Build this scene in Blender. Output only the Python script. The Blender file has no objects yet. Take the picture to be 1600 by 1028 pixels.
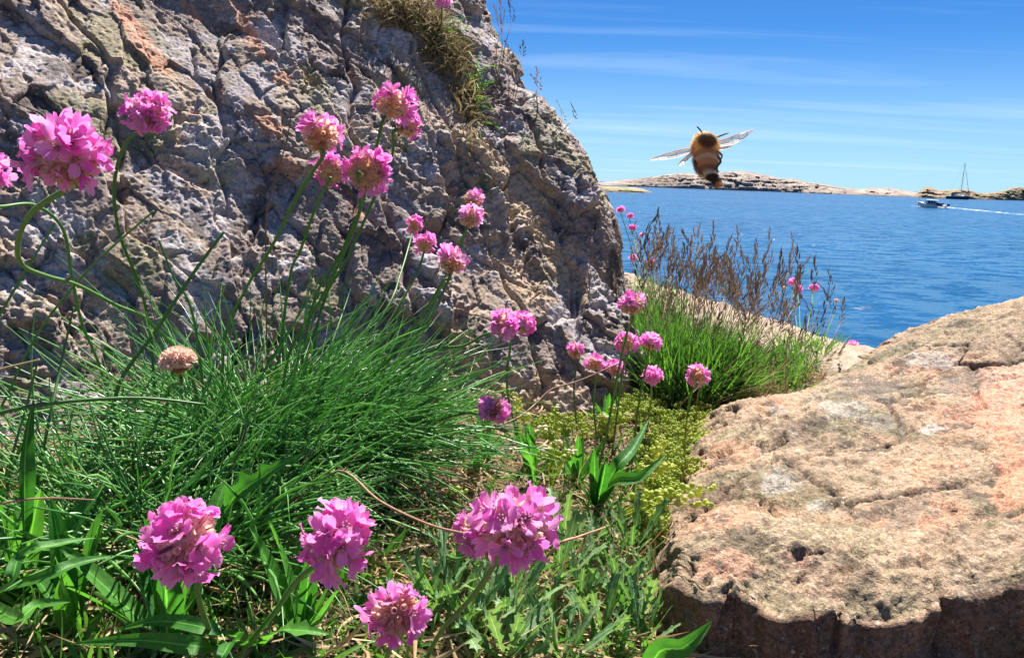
import bpy, math, random
import numpy as np
from mathutils import Vector, Matrix
R = math.radians
random.seed(7)
rng = np.random.default_rng(7)
scene = bpy.context.scene
COL = scene.collection

# ---------------------------------------------------------------- camera
F = 1209.0                                   # focal length in pixels of the 1600 px wide photograph
PITCH, ROLL = R(11.0), R(1.9)
cam_d = bpy.data.cameras.new("camera")
cam = bpy.data.objects.new("camera", cam_d); COL.objects.link(cam)
scene.camera = cam
fw = np.array([0, math.cos(PITCH), -math.sin(PITCH)])
r0 = np.array([1.0, 0, 0]); u0 = np.cross(r0, fw)
rt = r0 * math.cos(ROLL) + u0 * math.sin(ROLL)
up = -r0 * math.sin(ROLL) + u0 * math.cos(ROLL)
M3 = np.stack([rt, up, -fw], axis=1)
cam.matrix_world = Matrix([list(M3[0]) + [0], list(M3[1]) + [0], list(M3[2]) + [0], [0, 0, 0, 1]])
cam_d.sensor_width = 36.0
cam_d.lens = 36.0 * F / 1600.0
cam_d.clip_start = 0.01
cam_d.clip_end = 30000.0

# ---------------------------------------------------------------- sky, sun, exposure
SUN_EL, SUN_AZ = R(58), R(18)                # azimuth measured from straight ahead, to the right
w = bpy.data.worlds.new("World"); scene.world = w; w.use_nodes = True
nt = w.node_tree; nt.nodes.clear()
def N(nt, t, **k):
    n = nt.nodes.new(t)
    for a, b in k.items():
        if a.startswith('i_'):
            n.inputs[a[2:].replace('_', ' ')].default_value = b
        else: setattr(n, a, b)
    return n
def L(nt, a, b): nt.links.new(a, b)
sky = N(nt, 'ShaderNodeTexSky', sky_type='NISHITA', sun_disc=False, sun_elevation=SUN_EL, sun_rotation=SUN_AZ,
        air_density=0.75, dust_density=0.0, ozone_density=3.0, altitude=0)
tc = N(nt, 'ShaderNodeTexCoord')
sep = N(nt, 'ShaderNodeSeparateXYZ'); L(nt, tc.outputs['Generated'], sep.inputs[0])
def math_n(nt, op, a, b=None, c=None, clamp=False):
    m = N(nt, 'ShaderNodeMath', operation=op, use_clamp=clamp)
    for i, v in enumerate((a, b, c)):
        if v is None: continue
        if isinstance(v, (int, float)): m.inputs[i].default_value = v
        else: L(nt, v, m.inputs[i])
    return m.outputs[0]
zz = math_n(nt, 'ADD', math_n(nt, 'MAXIMUM', sep.outputs['Z'], 0.0), 0.04)
cu = math_n(nt, 'DIVIDE', sep.outputs['X'], zz); cv = math_n(nt, 'DIVIDE', sep.outputs['Y'], zz)
cmb = N(nt, 'ShaderNodeCombineXYZ'); L(nt, math_n(nt, 'MULTIPLY', cu, 0.16), cmb.inputs[0]); L(nt, math_n(nt, 'MULTIPLY', cv, 0.85), cmb.inputs[1])
n1 = N(nt, 'ShaderNodeTexNoise', i_Scale=1.0, i_Detail=6.0, i_Roughness=0.58, i_Distortion=0.5); L(nt, cmb.outputs[0], n1.inputs['Vector'])
cr = N(nt, 'ShaderNodeValToRGB'); cr.color_ramp.elements[0].position = 0.50; cr.color_ramp.elements[1].position = 0.80
L(nt, n1.outputs['Fac'], cr.inputs[0])
lowmask = N(nt, 'ShaderNodeMapRange'); lowmask.inputs['From Min'].default_value = 0.42; lowmask.inputs['From Max'].default_value = 0.08
L(nt, sep.outputs['Z'], lowmask.inputs['Value'])
cf = math_n(nt, 'MULTIPLY', math_n(nt, 'MULTIPLY', cr.outputs[0], lowmask.outputs[0]), 0.46)
hs = N(nt, 'ShaderNodeHueSaturation'); hs.inputs['Saturation'].default_value = 1.1; L(nt, sky.outputs[0], hs.inputs['Color'])
mix = N(nt, 'ShaderNodeMix', data_type='RGBA'); L(nt, cf, mix.inputs['Factor']); 
tint = N(nt, 'ShaderNodeMix', data_type='RGBA', blend_type='MULTIPLY'); tint.inputs['Factor'].default_value = 1.0
L(nt, hs.outputs[0], tint.inputs['A']); tint.inputs['B'].default_value = (.295, .61, .90, 1); L(nt, tint.outputs['Result'], mix.inputs['A'])
mix.inputs['B'].default_value = (7.6, 9.0, 10.2, 1)
hzm = N(nt, 'ShaderNodeMapRange', interpolation_type='SMOOTHSTEP'); hzm.inputs['From Min'].default_value = 0.19; hzm.inputs['From Max'].default_value = -0.02; hzm.inputs['To Max'].default_value = 0.62
L(nt, sep.outputs['Z'], hzm.inputs['Value'])
mix2 = N(nt, 'ShaderNodeMix', data_type='RGBA'); L(nt, hzm.outputs[0], mix2.inputs['Factor']); L(nt, mix.outputs['Result'], mix2.inputs['A']); mix2.inputs['B'].default_value = (4.7, 6.7, 7.9, 1)
bg = N(nt, 'ShaderNodeBackground'); bg.inputs['Strength'].default_value = 0.052
L(nt, mix2.outputs['Result'], bg.inputs['Color'])
wo = N(nt, 'ShaderNodeOutputWorld'); L(nt, bg.outputs[0], wo.inputs[0])

sd = np.array([math.sin(SUN_AZ) * math.cos(SUN_EL), math.cos(SUN_AZ) * math.cos(SUN_EL), math.sin(SUN_EL)])
sun_d = bpy.data.lights.new("sun", 'SUN'); sun_d.energy = 5.0; sun_d.angle = R(0.55); sun_d.color = (1.0, 0.95, 0.87)
sun = bpy.data.objects.new("sun", sun_d); COL.objects.link(sun)
sun.rotation_euler = Vector(sd).to_track_quat('Z', 'Y').to_euler()
vs = scene.view_settings
vs.view_transform = 'Standard'; vs.look = 'None'; vs.gamma = 1.0; vs.use_curve_mapping = False
vs.exposure = 1.32
scene.cycles.max_bounces = 6
scene.cycles.transparent_max_bounces = 12
scene.cycles.use_denoising = True

# ---------------------------------------------------------------- helpers: points
def ray(px, py): return fw + rt * (px - 800) / F + up * (514 - py) / F
def P(px, py, d): return ray(px, py) * d
def pix(V):
    V = np.asarray(V); z = V @ fw
    return np.stack([800 + F * (V @ rt) / z, 514 - F * (V @ up) / z], -1)
def sst(a, b, x):
    t = np.clip((x - a) / (b - a), 0, 1); return t * t * (3 - 2 * t)

# ---------------------------------------------------------------- helpers: noise
def _h(ix, iy, iz, s):
    h = (ix.astype(np.uint32) * np.uint32(374761393) + iy.astype(np.uint32) * np.uint32(668265263)
         + iz.astype(np.uint32) * np.uint32(2147483647) + np.uint32((s * 144665) & 0xffffffff))
    h = (h ^ (h >> np.uint32(13))) * np.uint32(1274126177)
    h = (h ^ (h >> np.uint32(16))) * np.uint32(2246822519)
    return h ^ (h >> np.uint32(15))
def rnd(ix, iy, iz, s): return _h(ix, iy, iz, s).astype(np.float64) / 4294967295.0
def noise3(p, s=0):
    p = np.asarray(p, float); f = np.floor(p); i = f.astype(np.int64); f = p - f
    q = f * f * f * (f * (f * 6 - 15) + 10)
    out = 0
    for dx in (0, 1):
        for dy in (0, 1):
            for dz in (0, 1):
                h = _h(i[..., 0] + dx, i[..., 1] + dy, i[..., 2] + dz, s)
                gx = (h & np.uint32(1023)).astype(float) / 511.5 - 1
                gy = ((h >> np.uint32(10)) & np.uint32(1023)).astype(float) / 511.5 - 1
                gz = ((h >> np.uint32(20)) & np.uint32(1023)).astype(float) / 511.5 - 1
                v = gx * (f[..., 0] - dx) + gy * (f[..., 1] - dy) + gz * (f[..., 2] - dz)
                wx = q[..., 0] if dx else 1 - q[..., 0]
                wy = q[..., 1] if dy else 1 - q[..., 1]
                wz = q[..., 2] if dz else 1 - q[..., 2]
                out = out + v * wx * wy * wz
    return out
def fbm(p, o=4, s=0, gain=.5, ridged=False):
    a, t, f = 1.0, 0, 1.0
    for k in range(o):
        n = noise3(p * f + 17.3 * k, s + k)
        if ridged: n = 0.5 - np.abs(n) * 1.6
        t = t + a * n; a *= gain; f *= 2.03
    return t
def worley(u, v, s=0):
    iu, iv = np.floor(u).astype(np.int64), np.floor(v).astype(np.int64)
    z = np.zeros_like(iu)
    f1 = np.full(u.shape, 9.0); f2 = f1.copy(); du = f1.copy(); dv = f1.copy(); ci = z.copy(); cj = z.copy()
    for a in (-1, 0, 1):
        for b in (-1, 0, 1):
            x = iu + a + rnd(iu + a, iv + b, z, s); y = iv + b + rnd(iu + a, iv + b, z, s + 1)
            ddx, ddy = u - x, v - y; d = np.hypot(ddx, ddy)
            m = d < f1
            f2 = np.where(m, f1, np.minimum(f2, d)); f1 = np.where(m, d, f1)
            du = np.where(m, ddx, du); dv = np.where(m, ddy, dv); ci = np.where(m, iu + a, ci); cj = np.where(m, iv + b, cj)
    rr = [rnd(ci, cj, z, s + 5 + k) for k in range(3)]
    return f1, f2, du, dv, rr

# ---------------------------------------------------------------- helpers: objects
def axis(lo, hi, d, lo2, hi2, g=1.18):
    a = list(np.arange(lo, hi, d)); st = d
    while a[-1] < hi2: st *= g; a.append(a[-1] + st)
    b = []; st = d; x = lo
    while x > lo2: st *= g; x -= st; b.append(x)
    return np.array(b[::-1] + a)
def tag(o, label=None, cat=None, group=None, kind=None):
    for k, v in (('label', label), ('category', cat), ('group', group), ('kind', kind)):
        if v: o[k] = v
    return o
def link(name, data, mat=None, parent=None, loc=None):
    o = bpy.data.objects.new(name, data); COL.objects.link(o)
    if mat is not None and data is not None and not data.materials: data.materials.append(mat)
    if parent is not None: o.parent = parent
    if loc is not None: o.location = loc
    return o
def empty(name, loc=(0, 0, 0)):
    o = bpy.data.objects.new(name, None); COL.objects.link(o); o.location = loc; o.empty_display_size = .01
    return o
def mesh(name, V, Fc, smooth=True, attr=None, col=None):
    me = bpy.data.meshes.new(name)
    V = np.asarray(V, np.float32).reshape(-1, 3); Fc = np.asarray(Fc, np.int32)
    nf, k = Fc.shape
    me.vertices.add(len(V)); me.vertices.foreach_set('co', V.ravel())
    me.loops.add(nf * k); me.loops.foreach_set('vertex_index', Fc.ravel())
    me.polygons.add(nf); me.polygons.foreach_set('loop_start', np.arange(0, nf * k, k, dtype=np.int32))
    me.polygons.foreach_set('use_smooth', np.full(nf, smooth, bool))
    if attr:
        for an, av in attr.items():
            a = me.attributes.new(an, 'FLOAT', 'POINT'); a.data.foreach_set('value', np.asarray(av, np.float32).ravel())
    if col is not None:
        a = me.attributes.new('col', 'FLOAT_COLOR', 'POINT')
        c = np.ones((len(V), 4), np.float32); c[:, :3] = np.asarray(col).reshape(-1, 3); a.data.foreach_set('color', c.ravel())
    me.update(calc_edges=True); me.validate()
    return me
def grid_faces(nr, nc, flip=False):
    i = np.arange(nr * nc).reshape(nr, nc)
    q = np.stack([i[:-1, :-1], i[:-1, 1:], i[1:, 1:], i[1:, :-1]], -1).reshape(-1, 4)
    return q[:, ::-1] if flip else q
def grid_normals(G):
    a = np.gradient(G, axis=1); b = np.gradient(G, axis=0)
    n = np.cross(a, b); return n / (np.linalg.norm(n, axis=-1, keepdims=True) + 1e-12)
class MB:                                     # collects polygons of any size into one mesh
    def __init__(s): s.v = []; s.f = []
    def add(s, V, Fc):
        o = len(s.v); s.v += [tuple(map(float, p)) for p in V]; s.f += [tuple(int(i) + o for i in f) for f in Fc]; return s
    def box(s, c, size, rot=None):
        V = np.array([(x, y, z) for x in (-.5, .5) for y in (-.5, .5) for z in (-.5, .5)]) * np.array(size)
        if rot is not None: V = V @ np.array(rot).T
        return s.add(V + np.array(c), [(0, 1, 3, 2), (4, 6, 7, 5), (0, 4, 5, 1), (2, 3, 7, 6), (0, 2, 6, 4), (1, 5, 7, 3)])
    def tube(s, pts, r, n=6, cap=True):
        pts = np.asarray(pts, float); K = len(pts); r = np.broadcast_to(np.asarray(r, float), (K,))
        t = np.gradient(pts, axis=0); t /= np.linalg.norm(t, axis=1, keepdims=True) + 1e-12
        a = np.array([0, 0, 1.0]) if abs(t[0][2]) < .9 else np.array([1.0, 0, 0])
        V = []
        for k in range(K):
            x = a - t[k] * (a @ t[k]); x /= np.linalg.norm(x) + 1e-12; y = np.cross(t[k], x); a = x
            for j in range(n):
                q = 2 * math.pi * j / n; V.append(pts[k] + r[k] * (math.cos(q) * x + math.sin(q) * y))
        Fc = [(k * n + j, k * n + (j + 1) % n, (k + 1) * n + (j + 1) % n, (k + 1) * n + j) for k in range(K - 1) for j in range(n)]
        if cap: Fc += [tuple(range(n))[::-1], tuple((K - 1) * n + j for j in range(n))]
        return s.add(V, Fc)
    def ball(s, c, r, nu=8, nv=5, M=None):
        V = [(0, 0, 1)]
        for i in range(1, nv):
            th = math.pi * i / nv
            V += [(math.sin(th) * math.cos(2 * math.pi * j / nu), math.sin(th) * math.sin(2 * math.pi * j / nu), math.cos(th)) for j in range(nu)]
        V.append((0, 0, -1)); V = np.array(V) * np.array(r)
        if M is not None: V = V @ np.array(M).T
        Fc = [(0, 1 + j, 1 + (j + 1) % nu) for j in range(nu)]
        for i in range(nv - 2):
            a = 1 + i * nu; b = a + nu
            Fc += [(a + j, b + j, b + (j + 1) % nu, a + (j + 1) % nu) for j in range(nu)]
        a = 1 + (nv - 2) * nu; e = len(V) - 1
        Fc += [(a + j, e, a + (j + 1) % nu) for j in range(nu)]
        return s.add(V + np.array(c), Fc)
    def loft(s, rings, cap=True):
        n = len(rings[0]); V = [p for r_ in rings for p in r_]
        Fc = [(k * n + j, k * n + (j + 1) % n, (k + 1) * n + (j + 1) % n, (k + 1) * n + j) for k in range(len(rings) - 1) for j in range(n)]
        if cap: Fc += [tuple(range(n))[::-1], tuple((len(rings) - 1) * n + j for j in range(n))]
        return s.add(V, Fc)
    def data(s, name, smooth=True):
        me = bpy.data.meshes.new(name); me.from_pydata(s.v, [], s.f); me.validate()
        me.polygons.foreach_set('use_smooth', np.full(len(me.polygons), smooth, bool)); me.update(); return me
    def build(s, name, mat, parent=None, smooth=True):
        return link(name, s.data(name, smooth), mat, parent)

# ---------------------------------------------------------------- helpers: materials
def new_mat(name):
    m = bpy.data.materials.new(name); m.use_nodes = True; m.node_tree.nodes.clear(); return m, m.node_tree
def mixc(nt, f, a, b, mode='MIX'):
    m = N(nt, 'ShaderNodeMix', data_type='RGBA', blend_type=mode)
    for v, k in ((f, 'Factor'), (a, 'A'), (b, 'B')):
        s = m.inputs[k] if k == 'Factor' else [i for i in m.inputs if i.name == k and i.type == 'RGBA'][0]
        if isinstance(v, (int, float)): s.default_value = v
        elif isinstance(v, tuple): s.default_value = (*v, 1)
        else: L(nt, v, s)
    return [o for o in m.outputs if o.type == 'RGBA'][0]
def ramp(nt, src, stops):
    r_ = N(nt, 'ShaderNodeValToRGB'); e = r_.color_ramp.elements
    while len(e) < len(stops): e.new(0.5)
    for el, (p_, c_) in zip(e, stops):
        el.position = p_; el.color = (*c_, 1) if isinstance(c_, tuple) else (c_, c_, c_, 1)
    L(nt, src, r_.inputs[0]); return r_.outputs[0]
def noise_n(nt, scale, detail=4, rough=.55, vec=None, dist=0):
    n = N(nt, 'ShaderNodeTexNoise'); n.inputs['Scale'].default_value = scale; n.inputs['Detail'].default_value = detail
    n.inputs['Roughness'].default_value = rough; n.inputs['Distortion'].default_value = dist
    if vec is not None: L(nt, vec, n.inputs['Vector'])
    return n.outputs['Fac']
def finish(nt, shader):
    o = N(nt, 'ShaderNodeOutputMaterial'); L(nt, shader, o.inputs['Surface'])
def principled(nt, col, rough=.7, spec=.3, normal=None, **k):
    b = N(nt, 'ShaderNodeBsdfPrincipled')
    if isinstance(col, tuple): b.inputs['Base Color'].default_value = (*col, 1)
    else: L(nt, col, b.inputs['Base Color'])
    if isinstance(rough, (int, float)): b.inputs['Roughness'].default_value = rough
    else: L(nt, rough, b.inputs['Roughness'])
    b.inputs['Specular IOR Level'].default_value = spec
    if normal is not None: L(nt, normal, b.inputs['Normal'])
    for a, v in k.items(): b.inputs[a.replace('_', ' ')].default_value = v
    return b.outputs[0]
def bump(nt, h, dist, strength=1.0, normal=None):
    b = N(nt, 'ShaderNodeBump'); b.inputs['Distance'].default_value = dist; b.inputs['Strength'].default_value = strength
    L(nt, h, b.inputs['Height'])
    if normal is not None: L(nt, normal, b.inputs['Normal'])
    return b.outputs[0]
def simple_mat(name, col, rough=.6, spec=.3, var=.15, metal=0, nscale=None):
    m, t = new_mat(name)
    oi = N(t, 'ShaderNodeObjectInfo')
    tcx = N(t, 'ShaderNodeTexCoord')
    f = noise_n(t, nscale or 60, 3, .6, tcx.outputs['Object'])
    dark = tuple(c * (1 - var) for c in col); lite = tuple(min(1, c * (1 + var)) for c in col)
    c = ramp(t, f, [(.3, dark), (.7, lite)])
    finish(t, principled(t, c, rough, spec, Metallic=metal)); return m
def rock_mat(name, grain, contrast, bump_mm, spots=None):
    # colour patches come from the mesh attribute; the nodes add mineral grain, lichen specks and fine relief
    m, t = new_mat(name)
    at = N(t, 'ShaderNodeAttribute', attribute_name='col')
    tcx = N(t, 'ShaderNodeTexCoord'); ob = tcx.outputs['Object']
    g1 = noise_n(t, grain, 4, .68, ob); g2 = noise_n(t, grain * 3.7, 2, .6, ob)
    v = N(t, 'ShaderNodeTexVoronoi'); v.inputs['Scale'].default_value = grain * 1.6; L(t, ob, v.inputs['Vector'])
    k = ramp(t, g1, [(.28, 1 - contrast), (.5, 1.0), (.75, 1 + contrast)])
    c = mixc(t, 1.0, at.outputs['Color'], k, 'MULTIPLY')
    c = mixc(t, 1.0, c, ramp(t, g2, [(.3, 1 - contrast * .7), (.7, 1 + contrast * .5)]), 'MULTIPLY')
    c = mixc(t, .5 * contrast, c, ramp(t, v.outputs['Distance'], [(.1, .25), (.7, .75)]), 'OVERLAY')
    if spots:
        n = noise_n(t, spots[0], 4, .7, ob)
        c = mixc(t, ramp(t, n, [(.60, 0.0), (.66, .8)]), c, spots[1])
        n = noise_n(t, spots[0] * 1.7, 3, .7, ob)
        c = mixc(t, ramp(t, n, [(.62, 0.0), (.68, .75)]), c, spots[2])
    finish(t, principled(t, c, .82, .25, bump(t, g1, bump_mm / 1000.0, .9)))
    return m

# ---------------------------------------------------------------- ground
EX = [-6, -3, .10, .2, .245, .3, .36, .41, .45, .6, 1.2, 3, 8]
EY = [3.2, 2.6, 2.1, 1.9, 1.6, 1.38, 1.2, 1.0, .90, .93, 1.0, 1.2, 1.6]
def ground_z(x, y):
    x = np.asarray(x, float); y = np.asarray(y, float)
    z = -.168 - .045 * sst(-.16, .10, x) - .02 * sst(.40, .2, y) * sst(0.1, -.1, x) * 0 - .006
    z = z + .03 * sst(-.05, -.5, x) * 0
    s = np.maximum(y - np.interp(x, EX, EY), 0)
    z = z - 1.15 * s * s / (s + .12)
    s = np.maximum(-y - 2.5, 0); z = z - .8 * s * s / (s + 1)
    s = np.maximum(np.abs(x) - 4, 0); z = z - .6 * s * s / (s + 1)
    return np.maximum(z, -9.5)
gx = axis(-.45, .7, .004, -14, 14); gy = axis(.15, 1.5, .005, -14, 14)
X, Y = np.meshgrid(gx, gy)
Z = ground_z(X, Y); G = np.stack([X, Y, Z], -1)
near = sst(3, 1.5, np.hypot(X, Y))
G[..., 2] += .005 * fbm(G * 14, 3, 3) * near + .004 * fbm(G * 70, 3, 9) * near + .12 * fbm(G * 1.2, 4, 5, ridged=True) * (1 - near)
nn = fbm(G * 30, 4, 21); n2 = fbm(G * 110, 3, 25)
soil = np.array([.075, .050, .034]); tan = np.array([.20, .145, .085]); mossc = np.array([.075, .085, .025]); rockc = np.array([.32, .25, .19])
a = sst(-.1, .35, nn + .6 * n2)[..., None]; colr = soil * (1 - a) + tan * a
a = sst(.05, .45, fbm(G * 18, 3, 41))[..., None] * .7; colr = colr * (1 - a) + mossc * a
a = sst(-.05, .05, Y - np.interp(X, EX, EY) + .12)[..., None] * (1 - near * 0)[..., None]; colr = colr * (1 - a) + rockc * a
a = sst(1.5, 3.0, np.hypot(X, Y))[..., None]; colr = colr * (1 - a) + rockc * (.8 + .4 * nn[..., None]) * a
M_ground = rock_mat('soil', 260, .5, 1.5)
tag(link('ground', mesh('ground', G, grid_faces(*X.shape), col=colr), M_ground), kind='structure')

# ---------------------------------------------------------------- boulder: a steep face leaning back, its right side rounding away
SL = R(53); SA = math.atan2(.541, .841)
s_dir = np.array([math.cos(SA), math.sin(SA), 0]); h_back = np.array([-math.sin(SA), math.cos(SA), 0])
b_org = np.array([-.32, .48, -.17])
t_dir = h_back * math.cos(SL) + np.array([0, 0, math.sin(SL)])
b_nrm = np.cross(s_dir, t_dir)
def on_face(px, py):
    r_ = ray(px, py); d = (b_nrm @ b_org) / (b_nrm @ r_); q = r_ * d - b_org
    return q @ s_dir, q @ t_dir, d
RAD = .085
sil = [(500, -260), (620, -120), (690, -50), (737, 0), (765, 40), (792, 85), (803, 128), (830, 142), (858, 178), (882, 212), (903, 250), (922, 290), (945, 320), (966, 360),
       (976, 400), (982, 450), (984, 520), (972, 580), (962, 620), (955, 680), (950, 760)]
st = np.array([on_face(*p)[:2] for p in sil]); o_ = np.argsort(st[:, 1])
def s_edge(t): return np.interp(t, st[o_, 1], st[o_, 0]) - .33 * RAD
sa = axis(-.10, .64, .0011, -1.6, 1.5, 1.12); ta = axis(-.05, .46, .0010, -.2, 1.1, 1.12)
S, T = np.meshgrid(sa, ta)
SE = s_edge(T)
q = S - SE; th = np.clip(q / RAD, 0, R(105)); ex = np.maximum(q - RAD * R(105), 0)
top = np.maximum(T - .52, 0); Tn = np.minimum(T, .52); ath = np.minimum(top / .25, R(62)); atx = np.maximum(top - .25 * R(62), 0)
ca = SL - ath
rise = np.where(top > 0, .25 * (math.sin(SL) * np.sin(ath) - math.cos(SL) * (1 - np.cos(ath))) * 1.0, 0)
hb = Tn * math.cos(SL) + np.where(top > 0, .25 * (math.cos(SL) * np.sin(ath) + math.sin(SL) * (1 - np.cos(ath))), 0) + atx
hz = Tn * math.sin(SL) + rise
Pb = b_org + np.minimum(S, SE)[..., None] * s_dir + hb[..., None] * h_back + hz[..., None] * np.array([0, 0, 1.0])
bk = -b_nrm * np.array([1, 1, .35]); bk /= np.linalg.norm(bk)
Pb = Pb + (RAD * np.sin(th))[..., None] * s_dir + (RAD * (1 - np.cos(th)))[..., None] * bk + ex[..., None] * (bk * math.sin(R(105)) + s_dir * math.cos(R(105)))
nb = grid_normals(Pb)
D0 = -.02 * sst(.06, 0, T) * 0
big = .030 * fbm(Pb * 4.5, 2, 51)
wz_ = np.stack([S, T, S * 0], -1)
wS = S + .020 * noise3(wz_ * 14, 61) + .006 * noise3(wz_ * 45, 62); wT = T + .020 * noise3(wz_ * 14, 63) + .006 * noise3(wz_ * 45, 64)
da = R(-70); A = wS * math.cos(da) + wT * math.sin(da); B = -wS * math.sin(da) + wT * math.cos(da)
f1, f2, du, dv, rr = worley(A / .125, B / .060, 71)
c1 = .020 * (rr[0] - .5) + (rr[1] - .35) * .26 * dv * .060 + (rr[2] - .5) * .20 * du * .125 - .004 * np.exp(-((f2 - f1) / .03) ** 2) * (.3 + rr[2])
f1b, f2b, du, dv, rb = worley(A / .042, B / .023, 81)
c2 = .0050 * (rb[0] - .5) + (rb[1] - .4) * .34 * dv * .023 + (rb[2] - .5) * .26 * du * .042 - .0022 * np.exp(-((f2b - f1b) / .05) ** 2) * (rb[2] > .6)
AB = np.stack([A * 16, B * 48, S * 0], -1)
rid = fbm(AB, 3, 91, ridged=True)
mod = .28 + 1.1 * sst(-.2, .35, fbm(Pb * 9, 2, 95))
fine = fbm(Pb * 110, 4, 101, gain=.55); fine2 = fbm(Pb * 420, 2, 105)
f1c, f2c, _, _, rc = worley(S / .0055, T / .0055, 111)
crust_m = sst(.0, .25, fbm(Pb * 16, 3, 115))
vis = sst(.9, .7, S) * sst(.75, .6, T)
f1d, f2d, du3, dv3, rd_ = worley(A / .017, B / .010, 86)
c3 = .0022 * (rd_[0] - .5) + (rd_[1] - .45) * .34 * dv3 * .010 + (rd_[2] - .5) * .25 * du3 * .017
jag = fbm(np.stack([A * 55, B * 85, S * 12], -1), 4, 171, gain=.6, ridged=True)
disp = big + c1 * .85 + c2 * (.8 + .6 * mod) + .45 * c3 * mod + .0026 * rid * mod + .0026 * jag * mod + .0034 * fine * mod + .0011 * fine2
pitn = fbm(Pb * 75, 2, 175); disp = disp - .0020 * sst(.25, .42, pitn)
def crack(pts, wd, dp):
    global disp
    q2 = np.array([on_face(*p_)[:2] for p_ in pts]); best = np.full(S.shape, 9.)
    for (a0, a1) in zip(q2[:-1], q2[1:]):
        v_ = a1 - a0; tt_ = np.clip(((wS - a0[0]) * v_[0] + (wT - a0[1]) * v_[1]) / (v_ @ v_), 0, 1)
        best = np.minimum(best, np.hypot(wS - a0[0] - tt_ * v_[0], wT - a0[1] - tt_ * v_[1]))
    disp = disp - .55 * dp * np.exp(-(best / (wd * .8)) ** 2)
crack([(545, -40), (540, 80), (548, 200), (600, 300), (625, 400), (640, 520)], .0035, .014)
crack([(300, 60), (335, 160), (340, 260), (345, 340)], .0030, .009)
crack([(90, -20), (150, 90), (190, 170), (200, 330)], .0030, .010)
crack([(640, 60), (700, 200), (730, 330), (800, 480), (850, 600)], .0030, .010)
crack([(820, 170), (850, 300), (900, 420), (915, 560)], .0030, .010)
crack([(340, 250), (420, 225), (500, 260), (560, 250)], .0025, .007)
disp = disp + crust_m * .0011 * (1 - np.clip(f1c, 0, 1)) 
Pb = Pb + nb * disp[..., None]
# colour: grey brown gneiss, violet-grey crust lichen, dark specks, tan and rust where it broke fresh
def lerp(c, k, a): a = np.clip(a, 0, 1)[..., None]; return c * (1 - a) + np.array(k) * a
cb = np.broadcast_to(np.array([.33, .265, .22]), Pb.shape).copy()
cb = lerp(cb, [.46, .36, .27], sst(-.1, .35, fbm(Pb * 7, 3, 121)))
cb = lerp(cb, [.27, .205, .185], .8 * sst(.0, .3, fbm(AB * .35, 3, 125)))
cb = lerp(cb, [.47, .43, .43], .85 * sst(.11, .17, fbm(Pb * 22, 4, 131) + .1 * fine))
cb = lerp(cb, [.60, .57, .53], .8 * sst(.22, .30, fbm(Pb * 60, 3, 135)) * crust_m)
cb = lerp(cb, [.12, .10, .09], .8 * sst(.22, .32, fbm(Pb * 34, 4, 141)))
cb = lerp(cb, [.28, .27, .13], .55 * sst(.24, .36, fbm(Pb * 13, 4, 151)))
cb *= (.70 + .30 * rb[1])[..., None] * np.array([1.0, .96, .965])
pb2 = pix(Pb)
wob = 1 + .9 * fbm(Pb * 25, 3, 161)
def patch(c, pts, px, py, rx, ry, k, amt=.85, ang=0):
    dx, dy = pts[..., 0] - px, pts[..., 1] - py
    ca_, sa_ = math.cos(R(ang)), math.sin(R(ang))
    e = np.hypot((dx * ca_ + dy * sa_) / rx, (-dx * sa_ + dy * ca_) / ry)
    return lerp(c, k, amt * sst(1.15, .7, e * wob_))
wob_ = wob
for (x_, y_, rx, ry, an) in ((415, 195, 34, 14, 35), (440, 122, 16, 10, 0), (230, 75, 75, 16, 52), (452, 262, 26, 14, 30), (395, 60, 60, 12, 55), (300, 20, 30, 10, 50), (560, 330, 20, 10, 60)):
    cb = patch(cb, pb2, x_, y_, rx, ry, [.50, .25, .16], .8, an)
for (x_, y_, rx, ry, an) in ((820, 450, 48, 40, 40), (830, 330, 90, 22, 60), (880, 420, 40, 25, 50), (720, 560, 70, 30, 20), (770, 250, 60, 18, 55), (870, 610, 50, 30, 10), (790, 610, 60, 40, 30)):
    cb = patch(cb, pb2, x_, y_, rx, ry, [.47, .34, .22], .75, an)
M_boulder = rock_mat('boulder_rock', 420, .42, 1.0, (110, (.07, .062, .06), (.60, .57, .54)))
bo = link('boulder', mesh('boulder', Pb, grid_faces(*S.shape), col=np.clip(cb, 0, 1)), M_boulder)
tag(bo, 'big rough grey lichen-covered boulder filling the left behind the flowers', 'boulder')

# ---------------------------------------------------------------- rock slab on the right
def tps(pts, vals, lam=4e-5):
    pts = np.asarray(pts, float); n = len(pts)
    d = np.linalg.norm(pts[:, None] - pts[None], axis=-1); K = np.where(d > 0, d * d * np.log(d + 1e-12), 0) + lam * np.eye(n)
    Q = np.c_[np.ones(n), pts]; A_ = np.block([[K, Q], [Q.T, np.zeros((3, 3))]])
    sol = np.linalg.solve(A_, np.r_[vals, 0, 0, 0])
    def f(x, y):
        out = sol[n] + sol[n + 1] * x + sol[n + 2] * y
        for i in range(n):
            r2 = (x - pts[i, 0]) ** 2 + (y - pts[i, 1]) ** 2; out = out + sol[i] * .5 * r2 * np.log(r2 + 1e-12)
        return out
    return f
cps = [(1400, 530, .93), (1480, 513, .95), (1540, 500, .96), (1600, 478, .97), (1700, 440, .95), (1300, 590, .80), (1450, 600, .72), (1600, 600, .66), (1120, 648, .66), (1250, 700, .55), (1400, 700, .52), (1600, 700, .49),
       (1075, 760, .50), (1200, 800, .43), (1400, 800, .41), (1600, 800, .39), (1045, 850, .425), (1200, 900, .355), (1400, 900, .337), (1600, 880, .335), (1130, 930, .35), (1300, 965, .32), (1600, 960, .31), (1900, 700, .45), (1900, 900, .3)]
cp = np.array([P(*c) for c in cps])
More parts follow.
